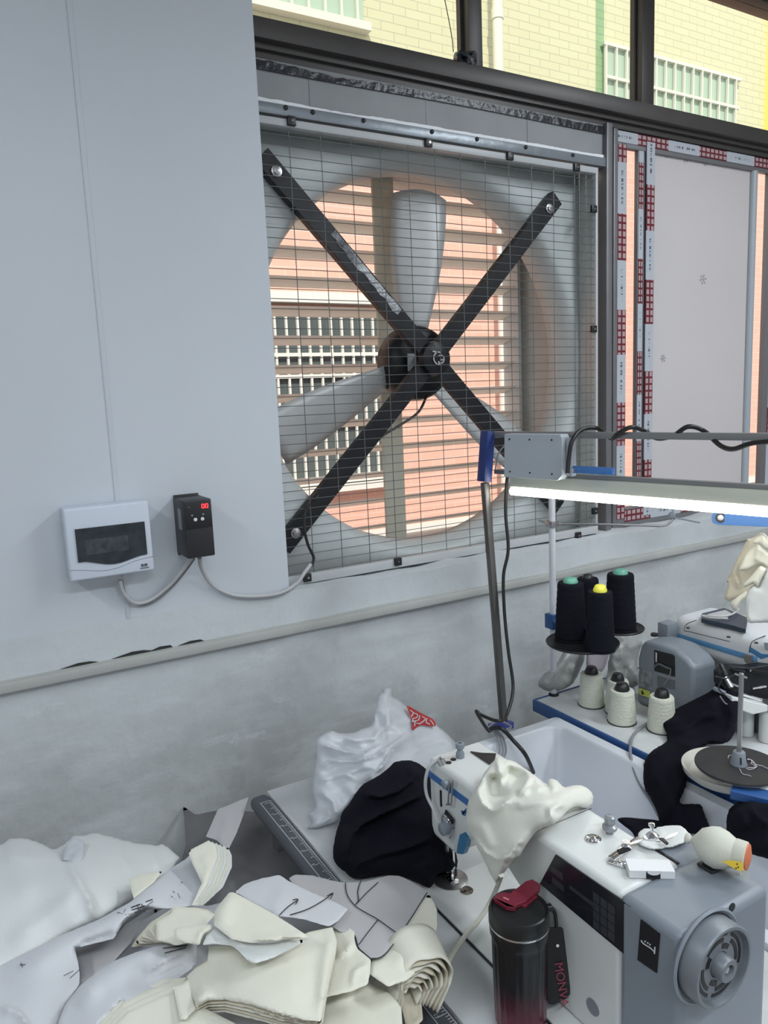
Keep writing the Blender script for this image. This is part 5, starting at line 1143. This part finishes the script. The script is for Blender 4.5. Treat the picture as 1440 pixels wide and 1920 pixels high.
tag(relief('black_cloth', BLKF, [(1290, 1350), (1330, 1345), (1345, 1365), (1322, 1390), (1290, 1395), (1270, 1375)], [(1290, 1370, TZ + .02), (1340, 1360, TZ + .02), (1310, 1390, TZ + .01)], (), T=.03, Tb=.02, E=16, step=5, noise=.002, nsc=8), 'black cloth end crumpled at the foot of the coverstitch machine', 'cloth')
tag(MB().tube([at(1216, 1355, Z=TZ + .01), at(1190, 1375, Z=TZ + .008), at(1182, 1400, X=1.54), at(1185, 1430, X=1.50), at(1200, 1470, X=1.492), at(1222, 1505, X=1.485), at(1235, 1530, X=1.48)], .0042, 8).build('grey_cable', CABLEG), 'grey cable running over the blue edge down into the white tub', 'cable')
# dusty plastic bags behind the stand
tag(relief('dusty_bag', BAGD, C5([(90, 590), (88, 550), (130, 500), (200, 440), (250, 340), (290, 230), (330, 215), (370, 290), (375, 400), (340, 500), (300, 570), (230, 612), (150, 618)]), [(1010, 1295, TZ + .02), (1080, 1175, -.30, 'Y'), (1080, 1290, TZ + .01), (1095, 1240, -.33, 'Y')], ST(C5, [([(300, 260), (280, 380), (200, 500), (130, 580)], 6, .02, 'f'), ([(350, 300), (330, 420), (260, 540)], 6, .015, 'r')]), T=.03, Tb=.02, E=16, step=4, noise=.004, nsc=6), 'dusty grey plastic bag slumped behind the white pole', 'plastic bag')
tag(relief('dusty_bag', BAGD, C5([(490, 500), (500, 400), (510, 300), (540, 230), (570, 215), (620, 270), (690, 310), (710, 330), (690, 390), (680, 460), (690, 560), (640, 600), (520, 590), (480, 560)]), [(1140, 1175, -.36, 'Y'), (1200, 1210, -.38, 'Y'), (1145, 1280, TZ + .02), (1195, 1285, TZ + .02)], ST(C5, [([(560, 230), (600, 330), (560, 480)], 6, .02, 'f'), ([(690, 320), (620, 380), (600, 480)], 6, .015, 'r')]), T=.035, Tb=.02, E=16, step=4, noise=.005, nsc=6), 'dusty grey plastic bag hanging beside the grey motor cover', 'plastic bag')
tag(relief('pink_paper_cone', mat('dusty_pink', (.35, .32, .36), .7, var=.1), C5([(375, 400), (385, 340), (440, 315), (500, 322), (512, 330), (505, 400), (480, 480), (440, 510), (380, 490)]), [(1110, 1210, -.38, 'Y'), (1140, 1205, -.38, 'Y'), (1120, 1260, -.42, 'Y')], (), T=.02, Tb=.01, E=14, step=4), 'dusty mauve paper lump between the two plastic bags', 'paper')

# cream pieces leaning at the right edge
CG = lambda L: cp(8.7286, 1300, 980, L)
hang = [('cream_piece', [(860, 290), (905, 245), (960, 240), (1050, 180), (1100, 150), (1222, 210), (1300, 500), (1222, 620), (1222, 1400), (1050, 1620), (880, 1600), (870, 1250), (640, 1280), (610, 1310), (520, 1260), (500, 1210), (560, 990), (535, 965), (700, 600)], CREAMD, 1.92, 'tan fabric piece at the back of the bundle leaning on the wall'),
        ('cream_piece', [(800, 600), (880, 470), (1050, 355), (1100, 380), (1222, 480), (1400, 600), (1400, 760), (1222, 750), (1090, 690), (880, 790), (800, 800), (730, 785)], CREAM, 1.86, 'cream fabric piece folded over the top of the leaning bundle'),
        ('cream_piece', [(980, 310), (1110, 190), (1222, 240), (1400, 300), (1400, 480), (1222, 450), (1150, 400), (1080, 350), (1010, 345)], CREAM, 1.83, 'small cream flap at the head of the leaning bundle'),
        ('cream_piece', [(810, 1030), (850, 960), (960, 850), (1090, 715), (1180, 750), (1180, 800), (1100, 960), (1050, 1050), (980, 1000), (850, 1055)], CREAM, 1.84, 'cream fabric tongue hanging out of the leaning bundle'),
        ('cream_piece', [(870, 1180), (1000, 1010), (1060, 1060), (1120, 900), (1230, 750), (1450, 760), (1450, 1700), (1222, 1640), (1050, 1640), (880, 1600)], WHF2, 1.85, 'white fabric panel standing at the lower right of the leaning bundle'),
        ('cream_piece', [(620, 1370), (640, 1280), (860, 1120), (890, 1150), (880, 1220), (800, 1300), (730, 1420), (690, 1450)], CREAM, 1.87, 'small cream curl at the foot of the leaning bundle')]
for i, (nm, ol, mm, dd_, lab) in enumerate(hang):
    o = relief(nm, mm, CG(ol), [(1360, 1130, dd_ + .06, 'D'), (1440, 1000, dd_ - .02, 'D'), (1440, 1160, dd_ - .02, 'D')], ([(CG([(700, 500), (660, 800), (760, 1100)]), 5, .02, 'r')] if i == 0 else [(CG([(1090, 400), (1000, 640)]), 4, .015, 'r')] if i == 1 else ()), T=.012, Tb=.004, E=8, step=3, noise=.002, nsc=12, seed=i)
    tag(o, lab, 'fabric piece', 'cream pieces leaning at the right edge')
for pl in ([(1365, 1160), (1330, 1158), (1316, 1154), (1350, 1156), (1372, 1152), (1385, 1142)],):
    tag(MB().tube([at(*q, Z=1.045) for q in pl], .003, 6).build('cord', CABLEW), 'thick white cord lying on the dark blue board', 'cord')
# ================================================================== heap of cut fabric on the bench
def pen(parent, anchors, pl, up=.004, r=.0009, m_=None, name='pen_line'):
    f = tps(anc(anchors)); P = [Vector((q[0], q[1], 0)) for q in pl]; P = crom(P, 5) if len(P) > 2 else [P[0].lerp(P[1], k / 8) for k in range(9)]
    pts = [atD(p.x, p.y, float(f([(p.x, p.y)])[0]) - up) for p in P]
    return MB().tube(pts, r, 5, False).build(name, m_ or PENM, parent)
PENM = mat('pen_ink', (.03, .03, .035), .6)
HEAP = 'cut fabric pieces heaped on the bench'
def piece(ol, anchors, m_, label, strokes=(), T=.012, Tb=.004, E=14, noise=.0015, nsc=30, solid=True, seed=0, name='fabric_piece', step=5, dd=0, group=None, cat='fabric piece', sharp=True, wob=0, shift=(0, 0)):
    fl = name not in ('fabric_bundle', 'plastic_scrap')
    if fl: noise = noise * .7
    o = relief(name, m_, C8(ol), anchors, ST(C8, strokes), T=min(T, .0035) if fl else T, Tb=min(Tb, .0015) if fl else Tb, E=min(E, 4) if fl else E, noise=noise * (.6 if fl else 1), nsc=nsc, solid=solid, seed=seed, step=step, dd=dd, sharp=sharp, wob=wob, shift=shift, smit=1 if fl else 3)
    return tag(o, label, cat, group)
def rnd(ol, k=2):                                                   # soften the corners of an outline a little
    for _ in range(k):
        n = len(ol); out = []
        for i in range(n):
            a = ol[i]; b = ol[(i + 1) % n]; L = math.hypot(b[0] - a[0], b[1] - a[1]); t = min(.25, 4 / max(L, 1))
            out += [(a[0] + (b[0] - a[0]) * t, a[1] + (b[1] - a[1]) * t), (b[0] - (b[0] - a[0]) * t, b[1] - (b[1] - a[1]) * t)]
        ol = out
    return ol
piece(rnd([(-60, 520), (60, 480), (200, 440), (420, 380), (640, 390), (800, 350), (1100, 360), (1280, 420), (1300, 560), (1220, 640), (1230, 800), (-60, 800)]), [(0, 1800, .70), (200, 1760, .74), (400, 1720, .76), (700, 1720, .78), (760, 1880, .79), (400, 1900, .80), (60, 1920, .74)], WHF, 'white fabric mound at the bottom of the heap, glimpsed between the plies', (), T=.02, Tb=.12, E=30, noise=.004, cat='fabric bundle', name='fabric_bundle', step=8)
# big white bundle at the left
gA = [(0, 1572, .755), (180, 1560, .755), (330, 1600, .74), (0, 1700, .80), (150, 1690, .82), (260, 1680, .79), (0, 1810, .78), (120, 1750, .80), (-40, 1640, .78)]
piece(rnd([(-60, 200), (0, 202), (28, 180), (70, 178), (120, 192), (165, 215), (195, 200), (225, 172), (250, 172), (290, 163), (340, 175), (420, 195), (480, 203), (500, 196), (556, 240), (520, 300), (400, 380), (300, 440), (200, 490), (100, 550), (0, 600), (-60, 620)], 1), gA, WHF2, 'large white knit bundle at the left end of the heap, against the wall',
      [([(205, 250), (240, 310), (275, 370), (290, 430)], 10, .030, 'f'), ([(170, 205), (200, 250), (225, 175)], 7, -.02, 'r'), ([(330, 180), (370, 230), (410, 290)], 16, .018, 'f'), ([(0, 235), (80, 240), (170, 225)], 12, .012, 'r'), ([(30, 200), (60, 260), (90, 380)], 26, .015, 'r'), ([(440, 200), (470, 240), (490, 280)], 8, .014, 'f'), ([(240, 320), (200, 380), (120, 440), (20, 500)], 16, .010, 'r')],
      T=.045, Tb=.05, E=40, noise=.004, nsc=40, cat='fabric bundle', name='fabric_bundle')
kn = piece([(190, 250), (200, 205), (222, 175), (258, 190), (256, 245), (225, 270), (215, 255)], [(100, 1600, .815), (150, 1580, .815), (140, 1620, .825)], BAG, 'clear plastic corner poking up out of the white knit bundle', [([(200, 230), (230, 210), (250, 200)], 4, .006, 'r')], T=.008, E=8, noise=.002, nsc=5, cat='plastic scrap', name='plastic_scrap', step=3)
piece([(630, 178), (668, 93), (764, 54), (748, 112), (726, 170), (700, 222), (664, 190)], [(390, 1590, .70), (460, 1495, .72), (430, 1590, .70), (400, 1540, .71)], PAPER, 'grey paper sheet leaning between the heap and the table corner', [([(700, 100), (690, 160), (670, 200)], 10, .006, 'r')], T=.002, Tb=.001, E=6, cat='paper', name='paper_sheet')
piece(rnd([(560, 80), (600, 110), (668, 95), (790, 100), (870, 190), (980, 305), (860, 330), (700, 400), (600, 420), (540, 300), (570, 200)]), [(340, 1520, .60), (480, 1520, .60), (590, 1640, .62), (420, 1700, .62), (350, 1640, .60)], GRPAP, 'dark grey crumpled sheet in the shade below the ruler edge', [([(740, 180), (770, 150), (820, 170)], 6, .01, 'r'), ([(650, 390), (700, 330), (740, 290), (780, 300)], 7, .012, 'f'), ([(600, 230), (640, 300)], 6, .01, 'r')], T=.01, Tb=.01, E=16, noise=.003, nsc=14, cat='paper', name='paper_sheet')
# long white interlining sheet running up the heap
gB = [(0, 1830, .80), (110, 1750, .825), (250, 1700, .85), (330, 1640, .84), (400, 1580, .82), (430, 1610, .84), (370, 1690, .85), (140, 1790, .82), (0, 1920, .80), (120, 1900, .80), (60, 1850, .81)]
lng = piece(rnd([(-60, 600), (0, 572), (180, 482), (300, 432), (400, 377), (500, 290), (570, 245), (600, 215), (640, 200), (650, 260), (640, 330), (590, 392), (520, 400), (450, 396), (400, 425), (375, 450), (350, 492), (230, 522), (240, 560), (247, 600), (245, 632), (200, 690), (175, 760), (170, 800), (-60, 800)], 1), gB, WHF, 'long white interlining sheet with a printed stamp running across the heap',
      [([(0, 620), (150, 540), (300, 460), (420, 400), (560, 290)], 22, .014, 'r'), ([(360, 480), (300, 500), (235, 520)], 10, -.015, 'r'), ([(0, 700), (60, 720), (110, 790)], 12, .014, 'f')], T=.012, Tb=.01, E=12, noise=.003, nsc=36)
INK = mat('stamp_ink', (.06, .06, .08), .7)
for (a, b, w_) in (((402, 396), (430, 386), .0035), ((404, 404), (444, 390), .0030), ((412, 412), (450, 398), .0028), ((434, 384), (446, 410), .0016), ((420, 386), (430, 412), .0014), ((447, 378), (468, 370), .0022), ((450, 390), (470, 376), .0014), ((360, 410), (388, 418), .0012), ((385, 400), (372, 425), .0012), ((545, 352), (552, 366), .0012), ((530, 345), (536, 350), .0014), ((556, 316), (560, 320), .0016), ((525, 360), (530, 364), .0012)):
    pen(lng, gB, C8([a, b]), .0165, w_ * .45, INK, 'stamp_mark')
for (a, b) in (((195, 605), (225, 590)), ((215, 612), (245, 585)), ((60, 572), (78, 570)), ((64, 565), (68, 578))): pen(lng, gB, C8([a, b]), .014, .0006, INK, 'stamp_mark')
piece([(232, 522), (350, 492), (384, 448), (455, 402), (500, 398), (430, 440), (400, 505), (350, 560), (245, 632), (247, 595), (238, 555)], [(150, 1785, .775), (300, 1700, .80), (240, 1800, .79), (150, 1840, .775)], PAPER, 'grey paper underside showing below the long white sheet', (), T=.004, Tb=.003, E=8, cat='paper', name='paper_sheet')
# fan of cut edges at the end of the long sheet
base_fan = [(588, 268), (572, 216), (650, 184), (669, 214), (712, 236), (716, 268), (660, 330), (620, 394), (590, 392), (620, 330)]
for k in range(6):
    t = k / 5
    ol = [(590 + 6 * k, 262 - 2 * k), (575 + 16 * k, 222 - 3 * k + 3 * k * k * .5), (640 + 12 * k, 188 + 4 * k), (662 + 10 * k, 205 + 6 * k), (668 + 9 * k, 240 + 6 * k), (640 + 9 * k, 318 + 3 * k), (592 + 6 * k, 392), (588 + 5 * k, 388), (618 + 8 * k, 320)]
    piece(ol, [(360, 1610, .875 - .007 * k), (420, 1600, .875 - .007 * k), (370, 1690, .865 - .006 * k), (430, 1625, .872 - .007 * k)], (CREAM, WHF2)[k % 2], ['cream fabric ply fanned out at the top of the heap, topmost of its fan', 'white fabric ply fanned out just under the topmost cream one', 'third ply down in the fan at the top of the heap', 'fourth ply down in the fan at the top of the heap', 'fifth ply down in the fan at the top of the heap', 'lowest ply of the fan, nearest the ruler edge'][k], [([(620, 230), (640, 270), (625, 330)], 10, .006, 'r')], T=.003, Tb=.002, E=6, noise=.0006, group='fan of plies at the top of the heap', seed=k, step=4)
# cream block beside it
for k in range(3):
    piece([(395 + 4 * k, 308 + 4 * k), (440, 292 + 3 * k), (498 - 3 * k, 284 + 4 * k), (470, 320 + 4 * k), (410 + 3 * k, 368 - 2 * k)], [(240, 1650, .85 - .004 * k), (300, 1635, .85 - .004 * k), (260, 1680, .85 - .004 * k)], CREAMD if k else CREAM, ['small cream ply tucked between the white bundle and the long sheet, upper', 'small tan ply tucked between the white bundle and the long sheet, middle', 'small tan ply tucked between the white bundle and the long sheet, lower'][k], (), T=.003, Tb=.002, E=6, group='small plies beside the long sheet', step=4)
# curved stack of cream plies in the middle
for k in range(8):
    t = k / 7
    ol = [(402 + 11 * k, 517 - 11 * k), (425 + 11 * k, 482 - 8 * k), (462 + 9 * k, 440 - 4 * k), (530, 398 - 1 * k), (590 + 3 * k, 392 + 1 * k), (640 + 3 * k, 402 + 2 * k), (640, 440), (600, 500), (540, 512), (480, 508 - 2 * k)]
    piece(rnd(ol, 1), [(250, 1775, .825 + .0095 * k), (330, 1700, .835 + .0095 * k), (390, 1710, .835 + .0095 * k), (360, 1770, .83 + .0095 * k)], (CREAM, CREAMD)[k % 2 == 0], '%s ply of the curved cream stack in the middle of the heap' % ['bottom', 'second', 'third', 'fourth', 'fifth', 'sixth', 'seventh', 'top'][k], (), T=.004, Tb=.002, E=7, noise=.0006, group='curved stack of cream plies', seed=k, step=4)
# white-grey sheet below
gC = [(120, 1900, .82), (200, 1830, .85), (290, 1780, .87), (360, 1770, .87), (360, 1810, .86), (280, 1860, .86), (180, 1920, .84)]
ps = piece(rnd([(170, 800), (176, 750), (200, 690), (246, 632), (300, 590), (350, 558), (420, 530), (480, 512), (560, 498), (604, 505), (604, 572), (540, 620), (480, 655), (385, 692), (372, 680), (300, 760), (280, 800)], 1), gC, WHF, 'pale grey interlining sheet lying across the front left of the heap',
      [([(230, 700), (300, 620), (400, 560), (500, 520)], 20, .015, 'r'), ([(590, 520), (500, 560), (440, 600)], 9, .012, 'f'), ([(450, 640), (520, 600), (590, 570)], 8, -.012, 'r')], T=.012, Tb=.008, E=12, noise=.003, nsc=30)
for (a, b) in (((500, 520), (575, 512)), ((505, 535), (570, 518))): pen(ps, gC, C8([a, b]), .012, .0008)
for k in range(4):
    piece([(372 + 6 * k, 672 + 14 * k), (430 + 10 * k, 640 + 14 * k), (500 + 6 * k, 615 + 14 * k), (572 + 2 * k, 610 + 8 * k), (600, 690), (740, 760), (740, 800), (290 + 8 * k, 800), (300 + 10 * k, 756 + 6 * k)], [(200, 1910, .845 + .006 * k), (340, 1850, .86 + .006 * k), (430, 1920, .855 + .006 * k)], CREAM, '%s cream ply of the stack at the bottom edge of the heap' % ['lowest', 'second', 'third', 'topmost'][k], (), T=.004, Tb=.003, E=6, noise=.001, group='cream plies at the bottom of the heap', seed=20 + k)
# pattern papers on the right half, reaching onto the table edge
gD = [(545, 1640, .855), (640, 1640, .845), (740, 1640, .835), (800, 1665, .83), (740, 1760, .87), (660, 1750, .875), (640, 1700, .87)]
pz = piece(rnd([(884, 305), (905, 293), (960, 296), (1020, 312), (1060, 318), (1120, 316), (1190, 296), (1225, 296), (1260, 312), (1316, 346), (1290, 400), (1240, 470), (1190, 530), (1160, 556), (1138, 552), (1100, 520), (1090, 480), (1040, 470), (1000, 440), (940, 380)], 1), gD, PAPER, 'large grey paper pattern with pen curves reaching onto the ruler edge',
      [([(1180, 300), (1200, 380), (1180, 460)], 20, .006, 'r')], T=.006, Tb=.004, E=10, noise=.002, nsc=40, cat='paper pattern', name='paper_pattern')
for pl in ([(1060, 318), (1065, 355), (1090, 390), (1130, 415), (1160, 432), (1215, 472)], [(1108, 312), (1098, 345), (1100, 372), (1092, 385), (1125, 350), (1160, 318)], [(1160, 432), (1130, 470), (1102, 508)], [(1310, 350), (1240, 460), (1180, 540), (1140, 552)]):
    pen(pz, gD, C8(pl), .0085)
gE = [(440, 1680, .875), (540, 1650, .87), (650, 1705, .885), (620, 1740, .895), (520, 1715, .89)]
pw = piece(rnd([(720, 348), (750, 322), (800, 305), (858, 294), (884, 312), (960, 350), (1030, 378), (1070, 400), (1040, 436), (1010, 456), (930, 432), (850, 422), (780, 382)], 1), gE, WHF, 'white fabric piece with pen arrows lying on the grey pattern',
      [([(880, 320), (860, 370), (830, 400)], 14, .005, 'r')], T=.006, Tb=.004, E=8, noise=.0015)
for pl in ([(858, 418), (885, 392), (914, 372)], [(898, 372), (914, 370), (908, 384)], [(890, 418), (940, 402), (985, 378), (1022, 352)], [(1004, 360), (1022, 351), (1014, 368)]): pen(pw, gE, C8(pl), .0085)
piece(rnd([(722, 352), (752, 328), (800, 308), (850, 296), (838, 302), (770, 332), (735, 356)], 1), [(440, 1680, .865), (520, 1640, .86), (490, 1655, .862)], WHF2, 'narrow rolled white edge behind the white arrow piece', (), T=.012, Tb=.008, E=6, step=3)
# cream pieces, right half
piece(rnd([(1316, 350), (1342, 400), (1342, 462), (1330, 500), (1310, 560), (1250, 620), (1190, 640), (1132, 600), (1140, 556), (1170, 548), (1210, 500), (1262, 420)], 1), [(800, 1680, .84), (820, 1760, .86), (740, 1800, .87), (780, 1830, .87), (700, 1810, .875)], CREAM, 'cream piece curving down to the rolled end at the right of the heap', [([(1300, 420), (1270, 500), (1200, 580)], 20, .012, 'r')], T=.01, Tb=.01, E=14)
# roll at the right end: nested curved plies
RC = at(800, 1838, Z=.850); ra = (at(775, 1770, Z=.865) - RC); ra.normalize(); rx = Vector((0, 0, 1)).cross(ra).normalized() * -1
if rx.dot(at(840, 1838, Z=.85) - RC) < 0: rx = -rx
for k in range(7):
    ro = .044 - .0048 * k; c0 = RC + rx * (.004 * -k) + Vector((0, 0, -.003 * k)); M_ = MB(); prev = None
    pr = [(-1.25 * ro - .02, -.045 + .002 * k), (-1.1 * ro, -.02)] + [(ro * math.cos(a) * (1.0), ro * math.sin(a) * .85) for a in np.linspace(math.radians(165), math.radians(-35), 18)] + [(ro * .35, -ro * .9 - .006 * (7 - k) * .5)]
    pr = [Vector((a, b, 0)) for a, b in pr]; pr = crom(pr, 3); Lx = .075 - .003 * k; n2 = 6
    rows = [[M_.b.verts.new(c0 + ra * (Lx * i_ / n2 + .002 * math.sin(j_ * .4 + k) * (i_ == 0)) + rx * p.x + Vector((0, 0, p.y - .012 * (i_ / n2)))) for j_, p in enumerate(pr)] for i_ in range(n2 + 1)]
    for i_ in range(n2):
        for j_ in range(len(pr) - 1): M_.b.faces.new((rows[i_][j_], rows[i_][j_ + 1], rows[i_ + 1][j_ + 1], rows[i_ + 1][j_]))
    o = M_.build('fabric_piece', (CREAM, CREAMD)[k % 2], None, smooth=60); q = o.modifiers.new('thickness', 'SOLIDIFY'); q.thickness = .0024; q.offset = 0
    tag(o, '%s ply of the rolled stack at the right end of the heap' % ['outermost', 'second', 'third', 'fourth', 'fifth', 'sixth', 'innermost'][k], 'fabric piece', 'rolled stack at the right of the heap')
piece(rnd([(1222, 600), (1262, 560), (1310, 560), (1350, 590), (1330, 640), (1292, 668), (1300, 740), (1270, 770), (1245, 760), (1230, 700), (1205, 660)], 1), [(750, 1840, .815), (820, 1820, .815), (780, 1900, .81)], CREAMD, 'tan inside of the rolled stack at the right end of the heap', [([(1290, 600), (1270, 680), (1270, 750)], 10, -.01, 'r')], T=.01, Tb=.01, E=10)
piece(rnd([(1020, 470), (1050, 425), (1090, 470), (1088, 490), (1096, 520), (1140, 556), (1136, 600), (1130, 632), (1075, 655), (1000, 672), (1010, 620), (1028, 540)], 1), [(630, 1740, .87), (690, 1790, .885), (620, 1860, .885), (690, 1840, .885)], CREAM, 'cream scalloped piece between the big cream block and the roll', [([(1095, 490), (1060, 530), (1030, 545)], 7, .012, 'f'), ([(1080, 640), (1090, 590), (1135, 565)], 6, .010, 'f')], T=.008, Tb=.006, E=10)
piece(rnd([(1020, 640), (1085, 600), (1140, 630), (1200, 660), (1232, 700), (1240, 800), (980, 800), (996, 678)], 1), [(620, 1860, .84), (740, 1860, .84), (680, 1920, .845)], CREAM, 'cream piece at the bottom edge between the block and the roll', [([(1010, 690), (1090, 640), (1160, 640)], 12, .014, 'r'), ([(1150, 636), (1200, 660), (1225, 690)], 6, .008, 'f')], T=.012, Tb=.01, E=14)
# the big cream block
gF = [(360, 1840, .885), (400, 1780, .90), (480, 1790, .915), (600, 1745, .91), (640, 1790, .91), (610, 1900, .905), (500, 1915, .905), (400, 1880, .895)]
for k in range(5):
    d_ = (4 - k)
    piece([(572 + 2 * d_, 605 + 3 * d_), (600, 580), (636, 560 - d_), (640, 514), (712, 512), (770, 565), (880, 500), (948, 470), (1020, 455), (1036, 500), (1030, 540), (1016, 600 + d_), (1000, 680 + 2 * d_), (984 + d_, 746 + 5 * d_), (930, 742 + 6 * d_), (860, 727 + 8 * d_), (760, 694 + 10 * d_), (690, 680 + 9 * d_), (640, 682 + 9 * d_), (602, 704 + 7 * d_), (585 + d_, 655)], [(a[0], a[1], a[2] - .0075 * d_) for a in gF], (CREAM, CREAMD)[k % 2], '%s ply of the big cream block at the front of the heap' % ['bottom', 'second', 'third', 'fourth', 'top'][k],
          [([(640, 640), (600, 690)], 14, .014, 'r'), ([(1020, 470), (1000, 560), (985, 740)], 12, .010, 'r'), ([(660, 590), (800, 640), (960, 620)], 40, .008, 'r')] if k == 4 else (), T=.010 if k == 4 else .005, Tb=.003, E=16 if k == 4 else 8, noise=.002, nsc=50, group='plies of the big cream block', seed=40)
for k in range(3):
    piece([(532 + 8 * k, 640 + 20 * k), (560 + 6 * k, 630 + 14 * k), (578 + 4 * k, 615), (590, 655), (604, 706), (570 - 4 * k, 740), (552, 740)], [(330, 1860, .885 - .004 * k), (360, 1840, .885 - .004 * k), (355, 1905, .88 - .004 * k)], CREAM, '%s little flap curling out at the left of the big cream block' % ['outer', 'middle', 'inner'][k], (), T=.006, Tb=.004, E=6, group='flaps left of the cream block', seed=k, step=4)
# folded triangle on top
gG = [(330, 1750, .925), (430, 1680, .935), (580, 1760, .94), (470, 1795, .94), (400, 1760, .935)]
piece(rnd([(620, 512), (632, 480), (655, 452), (700, 490), (800, 506), (880, 498), (952, 489), (900, 520), (840, 550), (790, 567), (765, 566), (742, 540), (712, 514), (660, 508)], 1), gG, WHF2, 'white curved lining piece under the folded cream triangle', [([(650, 480), (740, 530), (850, 520), (940, 492)], 12, -.008, 'r')], T=.008, Tb=.004, E=8, dd=.0)
piece(rnd([(532, 462), (545, 455), (600, 447), (648, 446), (655, 460), (625, 480), (612, 512), (575, 506), (545, 498), (532, 480)], 1), [(330, 1745, .935), (400, 1735, .94), (375, 1770, .935)], CREAM, 'cream tongue folded over to the left of the triangle', [([(640, 455), (615, 480), (612, 505)], 5, .010, 'f')], T=.012, Tb=.006, E=10, step=4)
piece(rnd([(655, 450), (656, 410), (672, 385), (700, 350), (712, 346), (735, 356), (790, 386), (850, 420), (905, 455), (955, 488), (900, 492), (840, 502), (770, 506), (710, 494), (680, 470)], 1), [(a[0], a[1], a[2] + .012) for a in gG], CREAM, 'folded cream triangle lying on top of the heap', [([(705, 350), (690, 400), (680, 450)], 16, .008, 'r'), ([(760, 500), (850, 492), (945, 486)], 8, .007, 'r')], T=.009, Tb=.005, E=12)
